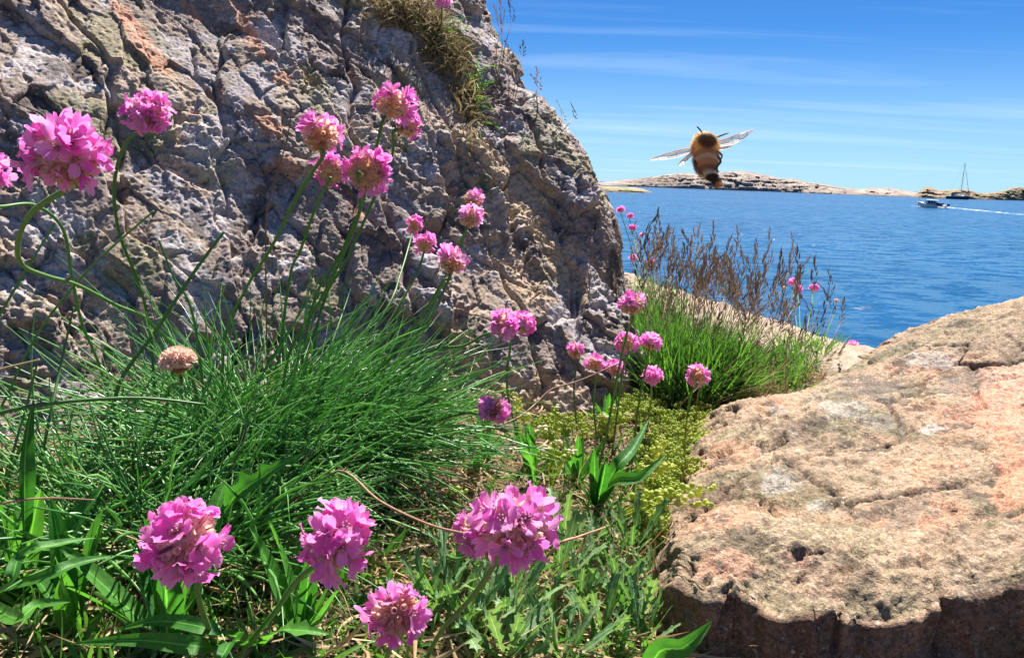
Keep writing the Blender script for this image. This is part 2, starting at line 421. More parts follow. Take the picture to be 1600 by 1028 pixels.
low = [(1215, 590, .84, -.245), (1040, 640, .69, -.25), (985, 750, .52, -.255), (960, 850, .44, -.26), (950, 930, .38, -.265), (1330, 525, .97, -.235)]
cps += [(1040, 893, .385), (1065, 905, .37), (1105, 935, .35), (1220, 960, .334), (1335, 970, .327), (1450, 950, .325), (1560, 915, .333)]
cp = np.array([P(*c) for c in cps])
lp = np.array([[*P(a_, b_, c_)[:2], z_] for a_, b_, c_, z_ in low])
back = np.array([[.45, 1.15, -.36], [.7, 1.2, -.34], [1.0, 1.2, -.33], [1.2, .9, -.2], [1.3, .4, -.15]])
allp = np.r_[cp, lp, back]
ftop = tps(allp[:, :2], allp[:, 2])
fe = np.array([P(*c) for c in [(960, 905, .40), (1018, 893, .387), (1065, 905, .37), (1105, 935, .35), (1150, 925, .352), (1220, 965, .334), (1270, 955, .335), (1335, 975, .327), (1385, 990, .322), (1415, 975, .324), (1450, 955, .325), (1500, 925, .333), (1560, 915, .333), (1620, 925, .33), (1900, 960, .31)]])
xs = axis(.03, .50, .0011, -.03, 1.3, 1.12)
Ye = np.interp(xs, fe[:, 0], fe[:, 1])
vt = np.r_[np.linspace(1, 0, 460) ** 1.35]               # back to front
Yc = np.minimum(np.interp(xs, EX, EY), 1.0)
Lt = (Yc + .4 - Ye)
Yt = Ye[None, :] + vt[:, None] * Lt[None, :]
Xt = np.broadcast_to(xs, Yt.shape)
sb = np.maximum(Yt - Yc[None, :], 0)
Zt = np.minimum(ftop(Xt, np.minimum(Yt, Yc[None, :])), -.10 + 0 * Yt) - 1.1 * sb * sb / (sb + .08)
fv = np.linspace(0, 1, 110)[1:]
Zf = Zt[-1][None, :] - fv[:, None] * .19
Yf = Ye[None, :] + (-.012 * np.sin(fv * 1.57) + .012 * fv ** 2)[:, None] + 0 * Zf
Gs = np.concatenate([np.stack([Xt, Yt, Zt], -1), np.stack([np.broadcast_to(xs, Zf.shape), Yf, Zf], -1)], 0)[::-1]
ns = grid_normals(Gs)
if ns[300, 200, 2] < 0: ns = -ns
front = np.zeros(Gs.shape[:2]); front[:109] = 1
fo = R(35); Ax = Gs[..., 0] * math.cos(fo) + Gs[..., 1] * math.sin(fo); Bx = -Gs[..., 0] * math.sin(fo) + Gs[..., 1] * math.cos(fo)
wv = noise3(Gs * 16, 201) * .02
foli = fbm(np.stack([Ax * 26, (Bx + wv) * 130, Gs[..., 2] * 130], -1), 4, 205)
und = fbm(Gs * 7, 3, 211)
f1, f2, du, dv, rr = worley((Ax + wv * 1.5) / .14, (Bx + wv) / .07, 221)
crk = np.exp(-((f2 - f1) / .035) ** 2) * sst(.0, .2, fbm(Gs * 6, 2, 225))
f1p, f2p, du2, dv2, rp = worley((Ax + wv) / .045, (Bx + wv) / .022, 231)
pit = sst(.12, .36, fbm(Gs * 30, 3, 235))
gr = fbm(Gs * 150, 3, 241, gain=.6)
chip = (rp[0] - .5) * .004 + (rp[1] - .4) * .25 * dv2 * .022
fc = fbm(np.stack([Gs[..., 0] * 60, Gs[..., 1] * 60, Gs[..., 2] * 10], -1), 4, 245, ridged=True)
f1q, f2q, du4, dv4, rq = worley((Ax + wv) / .014, (Bx + wv) / .008, 237)
chip2 = (rq[0] - .5) * .0016 + (rq[1] - .45) * .3 * dv4 * .008
ds = .004 * und + .0024 * foli - .006 * crk - .0016 * pit + .0019 * gr + 1.4 * chip2 + 1.7 * chip * (.35 + .8 * sst(.0, .3, fbm(Gs * 9, 2, 251)))
edge_d = np.clip((Gs[..., 1] - np.interp(Gs[..., 0], fe[:, 0], fe[:, 1])) / .03, 0, 1)
ds = ds + front * (.006 * fc + .005 * noise3(Gs * np.array([45, 45, 8]), 255)) - (1 - edge_d) * (1 - front) * .002 * (fbm(Gs * 60, 3, 261) + .3)
Gs = Gs + ns * ds[..., None]
cs = np.broadcast_to(np.array([.37, .26, .17]), Gs.shape).copy()
cs = lerp(cs, [.30, .235, .145], sst(-.05, .3, fbm(Gs * 9, 3, 271)))
cs = lerp(cs, [.45, .24, .15], .7 * sst(.08, .32, fbm(Gs * 11, 3, 275)))
cs = lerp(cs, [.47, .335, .23], .7 * sst(.05, .35, foli))
cs = lerp(cs, [.165, .145, .08], .8 * sst(.02, .3, fbm(Gs * 13, 4, 281) + .12 * gr))
cs = lerp(cs, [.11, .08, .06], .8 * sst(.26, .38, fbm(Gs * 40, 4, 285)))
cs = lerp(cs, [.10, .075, .055], .7 * crk + .5 * sst(.2, .5, pit))
ps = pix(Gs); wob_ = 1 + 1.3 * fbm(Gs * 45, 4, 291, gain=.65)
for (x_, y_, rx, ry, k, am) in ((1560, 640, 48, 55, [.62, .30, .20], .85), (1590, 585, 50, 16, [.64, .36, .26], .8), (1590, 740, 50, 50, [.58, .28, .17], .8), (1440, 765, 20, 70, [.58, .32, .2], .5),
        (1455, 562, 40, 15, [.40, .37, .34], .7), (1215, 752, 24, 22, [.46, .43, .40], .45), (1305, 636, 45, 14, [.50, .45, .38], .6), (1275, 790, 22, 12, [.46, .43, .39], .35), (1453, 675, 13, 7, [.55, .5, .45], .8),
        (1370, 606, 46, 15, [.16, .125, .10], .85), (1380, 660, 34, 18, [.24, .21, .17], .7), (1412, 800, 34, 24, [.19, .15, .11], .75), (1500, 600, 40, 18, [.22, .19, .15], .6), (1560, 540, 80, 14, [.27, .2, .14], .6),
        (1280, 900, 90, 30, [.45, .29, .2], .5), (1130, 890, 70, 18, [.5, .27, .18], .7), (1540, 960, 80, 60, [.22, .17, .12], .7)):
    cs = patch(cs, ps, x_, y_, rx, ry, k, am)
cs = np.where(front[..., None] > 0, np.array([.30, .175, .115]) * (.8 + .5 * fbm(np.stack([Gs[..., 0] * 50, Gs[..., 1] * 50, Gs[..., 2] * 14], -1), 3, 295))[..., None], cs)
M_slab = rock_mat('slab_rock', 430, .6, 2.0, (150, (.15, .105, .07), (.58, .46, .35)))
spk = fbm(Gs * 230, 2, 297)
cs = cs * (.88 + .22 * np.clip(gr, -1, 1) + .22 * np.clip(spk, -1, 1))[..., None]
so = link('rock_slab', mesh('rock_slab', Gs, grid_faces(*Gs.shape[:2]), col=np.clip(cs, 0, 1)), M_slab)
tag(so, 'sunlit pinkish tan rock slab sloping up at lower right', 'rock')

# ---------------------------------------------------------------- low rock ledge between grass and sea
lx = axis(.10, .52, .003, .0, .8); ly = axis(.80, 1.95, .004, .7, 2.6)
X, Y = np.meshgrid(lx, ly)
e_ = Y - np.interp(X, EX, EY)
Zl = -.203 + .012 * sst(-.5, 0, e_) - .06 * sst(-.25, -.55, e_) - np.where(e_ > 0, 1.0 * e_ * e_ / (e_ + .10), 0)
Gl = np.stack([X, Y, Zl], -1)
nl = fbm(np.stack([X * 12 + Y * 10, Y * 45 - X * 40, Zl * 30], -1), 4, 301)
Gl[..., 2] += .010 * fbm(Gl * 10, 3, 305) + .004 * nl + .002 * fbm(Gl * 90, 3, 309)
cl = np.broadcast_to(np.array([.37, .275, .195]), Gl.shape).copy()
cl = lerp(cl, [.30, .22, .17], .8 * sst(.0, .3, nl)); cl = lerp(cl, [.48, .385, .295], .7 * sst(.05, .3, fbm(Gl * 16, 3, 311)))
lo = link('rock_ledge', mesh('rock_ledge', Gl, grid_faces(*X.shape), col=cl), M_slab)
tag(lo, 'low pale rock ledge behind the grass at the edge of the sea', 'rock')
# ---------------------------------------------------------------- sea
SEA = -3.5
m, t = new_mat('sea_water')
tcx = N(t, 'ShaderNodeTexCoord'); ob = tcx.outputs['Object']
mp = N(t, 'ShaderNodeMapping'); mp.inputs['Rotation'].default_value = (0, 0, R(12)); mp.inputs['Scale'].default_value = (.55, 1.0, 1); L(t, ob, mp.inputs['Vector'])
def slope_noise(scale, detail, amp):
    n = N(t, 'ShaderNodeTexNoise'); n.inputs['Scale'].default_value = scale; n.inputs['Detail'].default_value = detail; n.inputs['Roughness'].default_value = .6
    L(t, mp.outputs[0], n.inputs['Vector'])
    v = N(t, 'ShaderNodeVectorMath', operation='SUBTRACT'); L(t, n.outputs['Color'], v.inputs[0]); v.inputs[1].default_value = (.5, .5, .5)
    v2 = N(t, 'ShaderNodeVectorMath', operation='MULTIPLY'); L(t, v.outputs[0], v2.inputs[0]); v2.inputs[1].default_value = (amp * .7, amp, 0)
    return v2.outputs[0]
va = N(t, 'ShaderNodeVectorMath', operation='ADD'); L(t, slope_noise(1.0, 4, 1.5), va.inputs[0]); L(t, slope_noise(6.5, 3, .9), va.inputs[1])
wind = ramp(t, noise_n(t, .03, 3, .6, mp.outputs[0]), [(.36, .5), (.62, 1.15)])
vw = N(t, 'ShaderNodeVectorMath', operation='MULTIPLY'); L(t, va.outputs[0], vw.inputs[0]); L(t, wind, vw.inputs[1])
vb = N(t, 'ShaderNodeVectorMath', operation='ADD'); L(t, vw.outputs[0], vb.inputs[0]); vb.inputs[1].default_value = (0, 0, 1)
vn = N(t, 'ShaderNodeVectorMath', operation='NORMALIZE'); L(t, vb.outputs[0], vn.inputs[0])
h3 = noise_n(t, .035, 3, .6, mp.outputs[0])
colw = ramp(t, h3, [(.35, (.001, .055, .14)), (.65, (.002, .075, .18))])
finish(t, principled(t, colw, .22, .5, vn.outputs[0], IOR=1.33))
M_sea = m
sx = axis(-60, 220, 2.5, -9000, 12000, 1.35); sy = axis(10, 400, 2.5, -4000, 26000, 1.35)
X, Y = np.meshgrid(sx, sy); Gw = np.stack([X, Y, X * 0 + SEA], -1)
tag(link('sea', mesh('sea', Gw, grid_faces(*X.shape)), M_sea), kind='structure')

# ---------------------------------------------------------------- islands: skerries of bare rock
def at_sea(px, py):
    r_ = ray(px, py); return r_ * (SEA / r_[2])
M_isle = rock_mat('skerry_rock', 1.2, .45, 300)
def island(name, label, prof, water, depth, c0, c1, seed, dx=1.2):
    # prof: skyline pixels, water: shoreline pixels; every column stands at its own distance on the water
    wx = np.array([p[0] for p in water], float); wy = np.array([p[1] for p in water], float)
    pxs = np.array([p[0] for p in prof], float); pys = np.array([p[1] for p in prof], float)
    u = np.linspace(wx[0], wx[-1], int((wx[-1] - wx[0]) / dx) + 1)
    base = np.array([at_sea(a_, np.interp(a_, wx, wy)) for a_ in u])
    rays = np.array([ray(a_, np.interp(a_, pxs, pys)) for a_ in u])
    dirh = base[:, :2] / np.linalg.norm(base[:, :2], axis=1, keepdims=True)
    mid = base[:, :2] + dirh * depth * .42
    H = np.linalg.norm(mid, axis=1) * rays[:, 2] / np.linalg.norm(rays[:, :2], axis=1) - SEA
    H = np.maximum(H, .3)
    nv = 70; v = np.linspace(0, 1, nv)
    XY = base[None, :, :2] + dirh[None] * (v * depth)[:, None, None]
    shape = np.where(v < .42, np.sin(v / .42 * math.pi / 2) ** .75, np.maximum(np.cos((v - .42) / .58 * math.pi / 2), 0) ** .8)
    Zi = SEA - .6 + (H[None] + .6) * shape[:, None]
    Gi = np.concatenate([XY, Zi[..., None]], -1)
    Hs = np.minimum(H / 7, 1)[None]
    tilt = Gi[..., 2] * 1.0 + Gi[..., 0] * .05 + 2.0 * noise3(Gi * .03, seed + 3)
    st_ = np.stack([Gi[..., 0] * .05, Gi[..., 1] * .08, tilt * .55], -1)
    rg = fbm(st_, 4, seed, ridged=True); bl = fbm(Gi * .15, 4, seed + 9)
    f1, f2, du, dv, rr = worley(Gi[..., 0] / 13 + 1.1 * bl + Gi[..., 1] / 40, tilt / 1.8 + Gi[..., 1] / 26 + .9 * bl, seed + 20)
    k = np.sqrt(np.clip(shape * (1.02 - shape), 0, 1))[:, None] * 1.6
    crv = np.exp(-((f2 - f1) / .12) ** 2)
    Gi[..., 2] += k * Hs * (.8 * (rg - .35) + .6 * bl + .7 * (rr[0] - .5) - .25 * crv)
    Gi[..., :2] -= dirh[None] * (k * Hs * (4.0 * (rr[1] - .5) + 3 * rg - .9 * crv))[..., None]
    a_ = sst(-.2, .4, bl + .6 * (rr[2] - .5))[..., None]
    c_ = np.array(c0) * (1 - a_) + np.array(c1) * a_
    c_ *= (.88 + .22 * (rr[0] - .5) + .45 * (rg - .3) - .08 * crv)[..., None]
    tide = sst(SEA + .8, SEA + .25, Gi[..., 2])[..., None]; c_ = c_ * (1 - tide * .75) + np.array([.05, .042, .035]) * tide * .75
    o = link(name, mesh(name, Gi, grid_faces(*Zi.shape), col=np.clip(c_, 0, 1)), M_isle)
    o['kind'] = 'structure'; o['label'] = label
    return o
island('island', 'long low bare grey rock island along the horizon',
       [(880, 290), (930, 286), (960, 283), (1000, 279), (1030, 275), (1060, 271), (1075, 271), (1090, 274), (1120, 270), (1150, 267), (1170, 269), (1200, 275), (1215, 279), (1240, 280), (1260, 285), (1280, 287), (1310, 293), (1340, 296), (1365, 294), (1385, 294), (1400, 296), (1425, 300), (1450, 303), (1480, 308)],
       [(880, 288), (930, 290), (1000, 292), (1100, 296), (1200, 299.5), (1300, 303.5), (1380, 306.5), (1480, 310)], 85, (.23, .18, .15), (.36, .285, .24), 401, .8)
island('island', 'low ochre skerry with grassy hollows behind the sailing boat',
       [(1425, 308), (1432, 302), (1440, 295), (1447, 291.5), (1456, 294), (1464, 298), (1480, 297), (1500, 296), (1512, 297), (1525, 301), (1540, 302), (1555, 300), (1568, 298), (1576, 294), (1590, 292.5), (1620, 294), (1650, 290), (1720, 300)],
       [(1425, 308.5), (1500, 311.2), (1560, 312.6), (1600, 313.5), (1720, 318)], 45, (.29, .20, .13), (.24, .21, .10), 431, .7)
island('island', 'flat tan skerry with grass left of the long island',
       [(840, 296), (900, 292), (930, 291), (960, 292), (990, 293), (1003, 295), (1012, 298), (1018, 300)],
       [(840, 296.5), (930, 300), (970, 301), (1018, 302)], 22, (.30, .24, .13), (.20, .19, .08), 461, .6)

# ---------------------------------------------------------------- boats
M_white = simple_mat('white_gelcoat', (.80, .80, .78), .3, .5, .03)
M_navy = simple_mat('dark_blue_hull', (.012, .018, .045), .3, .5, .1)
M_glass = simple_mat('cabin_glass', (.02, .03, .04), .08, .6, .1)
M_alu = simple_mat('grey_spar', (.18, .19, .2), .4, .5, .05)
M_black = simple_mat('black_plastic', (.015, .015, .017), .4, .4, .1)
M_canvas = simple_mat('dark_canvas', (.03, .035, .06), .8, .1, .1)
M_redb = simple_mat('red_antifouling', (.10, .02, .02), .6, .2, .1)
def hull_rings(Ln, W, H, sheer, n=15, flare=.78):
    rings = []
    for k in range(n):
        s_ = k / (n - 1); x = -Ln / 2 + Ln * s_
        wd = W / 2 * (1 - max(0, (s_ - .45) / .55) ** 2.2) * (.86 + .14 * min(1, s_ * 4)); wd = max(wd, .03)
        h = H * (1 + sheer * s_ ** 2); fore = max(0, s_ - .8) / .2
        xk = x - fore * Ln * .05
        rings.append([(x, -wd, h), (xk, -wd * flare, .25 * h), (xk, -wd * .45, -.18), (xk, 0, -.3 + .3 * fore), (xk, wd * .45, -.18), (xk, wd * flare, .25 * h), (x, wd, h), (x, 0, h + .05)])
    return rings
def motorboat(loc, rz):
    t_ = empty('motorboat', loc); t_.rotation_euler = (R(-2), R(-3), rz); t_.scale = (.85, .85, .85)
    tag(t_, 'small white motorboat with cabin speeding left, trailing a white wake', 'motorboat')
    MB().loft(hull_rings(7.4, 2.6, .95, .45)).build('hull', M_white, t_, True)
    st_ = MB(); r2 = hull_rings(7.44, 2.64, .95, .45)
    for sg in (0, 1):
        ps_ = [np.array(r_[0 if sg == 0 else 6]) + np.array([0, 0, -.10]) for r_ in r2]
        st_.tube(ps_, .07, 5)
    st_.build('rubbing_strake', M_navy, t_)
    cabin = MB(); 
    def ring(x, w1, w2, z1, z2): return [(x, -w1, z1), (x, -w2, z2), (x, w2, z2), (x, w1, z1)]
    cabin.loft([ring(1.9, .7, .6, 1.05, 1.2), ring(1.1, 1.0, .8, 1.0, 1.95), ring(.9, 1.02, .82, 1.0, 2.0), ring(-1.1, 1.05, .85, .95, 2.02)])
    cb_ = cabin.build('cabin', M_white, t_, False)
    rf = MB(); rf.box((.0, 0, 2.07), (2.9, 1.85, .09)); rf.build('cabin_roof', M_white, t_, False)
    for sg in (-1, 1):
        for x0, x1 in ((.85, .25), (.15, -.45), (-.55, -1.05)):
            g = MB(); y0, y1 = sg * 1.025, sg * .90
            g.add([(x0, y0 + sg * .01, 1.2), (x1, y0 + sg * .02, 1.2), (x1, y1 + sg * .02, 1.85), (x0, y1 + sg * .02, 1.85), (x0, y0 - sg * .05, 1.2), (x1, y0 - sg * .05, 1.2), (x1, y1 - sg * .05, 1.85), (x0, y1 - sg * .05, 1.85)],
                  [(0, 1, 2, 3), (7, 6, 5, 4), (0, 4, 5, 1), (1, 5, 6, 2), (2, 6, 7, 3), (3, 7, 4, 0)])
            g.build('cabin_window', M_glass, t_, False)
    g = MB(); g.add([(1.88, -.5, 1.27), (1.88, .5, 1.27), (1.17, .68, 1.9), (1.17, -.68, 1.9), (1.8, -.5, 1.2), (1.8, .5, 1.2), (1.1, .68, 1.85), (1.1, -.68, 1.85)], [(0, 1, 2, 3), (7, 6, 5, 4), (0, 4, 5, 1), (1, 5, 6, 2), (2, 6, 7, 3), (3, 7, 4, 0)])
    g.build('windscreen', M_glass, t_, False)
    c2_ = MB(); c2_.box((-1.9, 0, 1.2), (1.5, 2.1, .5)); c2_.build('cockpit_coaming', M_canvas, t_, False)
    ob_ = MB(); ob_.loft([[(-3.75, -.22, .9), (-3.75, .22, .9), (-4.25, .2, .9), (-4.25, -.2, .9)], [(-3.7, -.26, 1.15), (-3.7, .26, 1.15), (-4.35, .24, 1.2), (-4.35, -.24, 1.2)], [(-3.72, -.2, 1.5), (-3.72, .2, 1.5), (-4.2, .18, 1.45), (-4.2, -.18, 1.45)]])
    eng = ob_.build('outboard_motor', M_black, t_, True); MB().box((-3.95, 0, .4), (.25, .14, 1.1)).build('motor_leg', M_black, eng, False)
    rl = MB()
    for sg in (-1, 1):
        rl.tube([(3.4, 0, 2.0), (2.6, sg * .55, 1.95), (1.6, sg * .95, 1.8), (.9, sg * 1.15, 1.65)], .03, 5)
        for x_, y_, z_ in ((3.3, .1, 1.98), (2.6, .55, 1.95), (1.7, .92, 1.82)): rl.tube([(x_, sg * y_, 1.2), (x_, sg * y_, z_)], .025, 5)
    rl.build('bow_rail', M_alu, t_)
    mb_ = MB(); mb_.tube([(-.3, 0, 2.1), (-.5, 0, 3.0)], .03, 5); mb_.build('antenna', M_alu, t_)
    return t_
bm_ = at_sea(1455, 325)
heading = R(140)
bt = motorboat((bm_[0], bm_[1], SEA), heading)
# wake
m, t = new_mat('foam'); tcx = N(t, 'ShaderNodeTexCoord'); f_ = noise_n(t, 1.1, 5, .7, tcx.outputs['Object'])
b1 = principled(t, (.85, .88, .9), .7, .2); tr = N(t, 'ShaderNodeBsdfTransparent'); ms = N(t, 'ShaderNodeMixShader')
at_ = N(t, 'ShaderNodeAttribute', attribute_name='t')
L(t, math_n(t, 'MULTIPLY', ramp(t, f_, [(.42, 0.0), (.66, .9)]), at_.outputs['Fac']), ms.inputs[0]); L(t, tr.outputs[0], ms.inputs[1]); L(t, b1, ms.inputs[2]); finish(t, ms.outputs[0])
M_foam = m
hd = np.array([math.cos(heading), math.sin(heading)])
p0 = bm_[:2] - hd * 3.2; p1 = at_sea(1660, 343)[:2]
K = 60; sK = np.linspace(0, 1, K)
cen = p0 + (p1 - p0) * sK[:, None]; dr = (p1 - p0) / np.linalg.norm(p1 - p0); sd_ = np.array([-dr[1], dr[0]])
Wd = .7 + .7 * sK ** .6
V = []; A_ = []
for k in range(K):
    for j, off in enumerate((-1, -.4, 0, .4, 1)):
        q_ = cen[k] + sd_ * Wd[k] * off; V.append((q_[0], q_[1], SEA + .10 + .30 * (1 - abs(off)) * (1 - .6 * sK[k]))); A_.append((1 - abs(off)) ** .5 * (1.0 - .35 * sK[k]))
fw_ = link('wake', mesh('wake', V, grid_faces(K, 5), attr={'t': A_}), M_foam); fw_['kind'] = 'stuff'; fw_['label'] = 'thin white foam wake trailing behind the motorboat'
V = []; A_ = []
for k in range(16):
    for j, off in enumerate((-1, 0, 1)):
        s_ = k / 15; c_ = bm_[:2] + hd * (3.9 - 7 * s_); q_ = c_ + np.array([-hd[1], hd[0]]) * ((1.0 + .5 * s_) + .45 * off) * 1.0
        V.append((*q_, SEA + .12 + .2 * (off == 0))); A_.append(1.0 if off == 0 else .25)
bw = link('bow_wave', mesh('bow_wave', V, grid_faces(16, 3), attr={'t': A_}), M_foam); bw['kind'] = 'stuff'; bw['label'] = 'white bow wave along the side of the motorboat'

def sailboat(loc, rz):
    t_ = empty('sailboat', loc); t_.rotation_euler = (0, 0, rz)
    t_.scale = (1.25, 1.25, 1.3)
    tag(t_, 'anchored sailing boat with bare mast in front of the right island', 'sailboat')
    MB().loft(hull_rings(10.5, 3.2, 1.15, .25, flare=.85)).build('hull', M_navy, t_, True)
    dk = MB(); dk.loft([[(x, -w_, 1.15 + .25 * ((x + 5.2) / 10.4) ** 2), (x, -w_, 1.33 + .25 * ((x + 5.2) / 10.4) ** 2), (x, w_, 1.33 + .25 * ((x + 5.2) / 10.4) ** 2), (x, w_, 1.15 + .25 * ((x + 5.2) / 10.4) ** 2)] for x, w_ in ((-5.2, 1.35), (-2, 1.62), (1, 1.6), (3.4, 1.0), (5.1, .12))]); dk.build('deck', M_white, t_, False)
    ch = MB(); ch.loft([[(x, -w_, 1.3), (x, -w_ * .8, 1.3 + h), (x, w_ * .8, 1.3 + h), (x, w_, 1.3)] for x, w_, h in ((-1.6, 1.05, .62), (.4, 1.0, .58), (2.1, .7, .35), (2.7, .45, .12))]); ch.build('cabin_top', M_white, t_, False)
    for sg in (-1, 1):
        for x_ in (-1.0, 0.0): 
            g = MB(); g.box((x_, sg * .96, 1.58), (.7, .08, .2)); g.build('cabin_window', M_glass, t_, False)
    MB().loft([[(x, -1.1, 1.35), (x, -.95, 1.35 + h), (x, .95, 1.35 + h), (x, 1.1, 1.35)] for x, h in ((-3.0, 1.15), (-2.2, 1.25), (-1.5, .5))]).build('sprayhood', M_canvas, t_, False)
    mast = MB().tube([(.9, 0, 1.5), (.9, 0, 16.0)], [.13, .09], 8).build('mast', M_alu, t_)
    MB().tube([(.9, -1.1, 8.6), (.9, 1.1, 8.6)], .04, 5).build('spreader', M_alu, mast)
    bo_ = MB().tube([(.8, 0, 2.6), (-3.6, 0, 2.7)], .09, 6).build('boom', M_alu, t_)
    MB().tube([(.6, 0, 2.85), (-1.5, 0, 2.9), (-3.5, 0, 2.85)], [.22, .2, .12], 8).build('furled_sail', M_canvas, bo_)
    MB().tube([(.9, 0, 15.8), (5.0, 0, 1.6)], [.06, .10], 6).build('furled_headsail', M_canvas, t_)
    for nm, a_, b_ in (('backstay', (.9, 0, 16.0), (-5.1, 0, 1.4)), ('shroud', (.9, 0, 14), (.8, 1.6, 1.4)), ('shroud', (.9, 0, 14), (.8, -1.6, 1.4))):
        MB().tube([a_, b_], .018, 4).build(nm, M_alu, t_)
    rl = MB()
    for sg in (-1, 1): rl.tube([(5.0, sg * .2, 2.15), (3, sg * 1.1, 2.05), (0, sg * 1.6, 1.95), (-3, sg * 1.5, 1.9), (-5.1, sg * 1.2, 1.95)], .02, 4)
    rl.build('guard_rail', M_alu, t_)
    MB().box((-1.0, 0, -.45), (2.2, .3, 1.2)).build('keel', M_redb, t_, False)
    return t_
q_ = at_sea(1497, 311.6)
sailboat((q_[0], q_[1], SEA), R(-62))
# ---------------------------------------------------------------- plants: helpers
_ds = np.geomspace(.12, 2.6, 260)
def Gpv(px, py, lift=0.0):                     # where the line of sight through a pixel first meets the ground
    px = np.atleast_1d(np.asarray(px, float)); py = np.atleast_1d(np.asarray(py, float))
    r_ = fw + rt * ((px - 800) / F)[:, None] + up * ((514 - py) / F)[:, None]
    q_ = r_[:, None, :] * _ds[None, :, None]; h = q_[..., 2] - ground_z(q_[..., 0], q_[..., 1])
    hit = h <= 0; k = np.where(hit.any(1), hit.argmax(1), np.argmin(h, 1)); k = np.maximum(k, 1); a = np.arange(len(k))
    h0, h1 = h[a, k - 1], h[a, k]; f_ = np.clip(h0 / (h0 - h1 + 1e-9), 0, 1); d = _ds[k - 1] + (_ds[k] - _ds[k - 1]) * f_
    q_ = r_ * d[:, None]; q_[:, 2] = ground_z(q_[:, 0], q_[:, 1]) + lift; return q_
def Gp(px, py, lift=0.0): return Gpv(px, py, lift)[0]
_bd = Pb @ fw; _bflat = Pb.reshape(-1, 3); _bpix = pix(_bflat); _bdep = _bd.ravel()
def on_boulder(px, py):
    d = np.hypot(_bpix[:, 0] - px, _bpix[:, 1] - py); m_ = d < max(4.0, d.min() + 1)
    idx = np.where(m_)[0]; return _bflat[idx[np.argmin(_bdep[idx])]]
_sflat = Gs.reshape(-1, 3); _spix = pix(_sflat); _sdep = _sflat @ fw
def on_slab(px, py):
    d = np.hypot(_spix[:, 0] - px, _spix[:, 1] - py); m_ = d < max(4.0, d.min() + 1)
    idx = np.where(m_)[0]; return _sflat[idx[np.argmin(_sdep[idx])]]
def unit(v): v = np.asarray(v, float); return v / (np.linalg.norm(v, axis=-1, keepdims=True) + 1e-12)
def camdir(a, b, c): return unit(rt * a + up * b - fw * c)          # right, up, towards the viewer
def leaf_mat(name, c0, c1, trans=.35, rough=.5, spec=.35, stripe=False, tcol=(1.05, 1.0, .92)):
    m, t = new_mat(name)
    oi = N(t, 'ShaderNodeObjectInfo'); at = N(t, 'ShaderNodeAttribute', attribute_name='rnd')
    f = math_n(t, 'FRACT', math_n(t, 'ADD', oi.outputs['Random'], at.outputs['Fac']))
    tcx = N(t, 'ShaderNodeTexCoord'); n = noise_n(t, 320, 3, .65, tcx.outputs['Object'])
    f = math_n(t, 'ADD', math_n(t, 'MULTIPLY', f, .75), math_n(t, 'MULTIPLY', math_n(t, 'SUBTRACT', n, .35), .8))
    c = ramp(t, f, [(.05, c0), (.95, c1)])
    if stripe:
        a2 = N(t, 'ShaderNodeAttribute', attribute_name='t')
        c = mixc(t, ramp(t, a2.outputs['Fac'], [(.0, .75), (.12, .0)]), c, tuple(min(1, v * 2.2) for v in c1))
    b = principled(t, c, rough, spec, bump(t, n, .0006, .6) if stripe else None)
    tr = N(t, 'ShaderNodeBsdfTranslucent'); L(t, mixc(t, 1.0, c, tcol, 'MULTIPLY'), tr.inputs[0])
    ms = N(t, 'ShaderNodeMixShader'); ms.inputs[0].default_value = trans; L(t, b, ms.inputs[1]); L(t, tr.outputs[0], ms.inputs[2])
    finish(t, ms.outputs[0]); return m
M_thrift = leaf_mat('thrift_leaf', (.055, .21, .06), (.27, .48, .17), .40, .32, .6, tcol=(1.45, 1.6, .7))
M_grass = leaf_mat('grass_blade', (.04, .135, .022), (.15, .30, .07), .40, .45, .4, tcol=(1.45, 1.6, .7))
M_herb = leaf_mat('herb_leaf', (.07, .17, .065), (.24, .35, .16), .30, .55, .3, True, tcol=(1.45, 1.6, .7))
M_broad = leaf_mat('broad_leaf', (.03, .14, .025), (.11, .31, .05), .42, .52, .28, True, tcol=(1.45, 1.6, .7))
M_dry = leaf_mat('dry_grass', (.30, .20, .10), (.62, .48, .29), .25, .7, .2)
M_olive = leaf_mat('olive_turf', (.16, .13, .06), (.50, .40, .22), .25, .7, .2)
M_seed = leaf_mat('grass_seed_head', (.13, .085, .065), (.64, .49, .34), .20, .7, .2)
M_stem = leaf_mat('flower_stem', (.06, .17, .04), (.14, .27, .07), .15, .45, .4, tcol=(1.45, 1.6, .7))
M_pod = leaf_mat('seed_pod', (.36, .43, .07), (.68, .68, .18), .35, .5, .35, tcol=(1.2, 1.3, .6))
M_cream = leaf_mat('cream_flower', (.70, .64, .40), (.82, .78, .60), .3, .6, .2)
M_twig = simple_mat('brown_stalk', (.22, .12, .075), .6, .3, .3, 0, 200)
M_redtwig = simple_mat('reddish_stalk', (.42, .23, .16), .55, .3, .25, 0, 200)

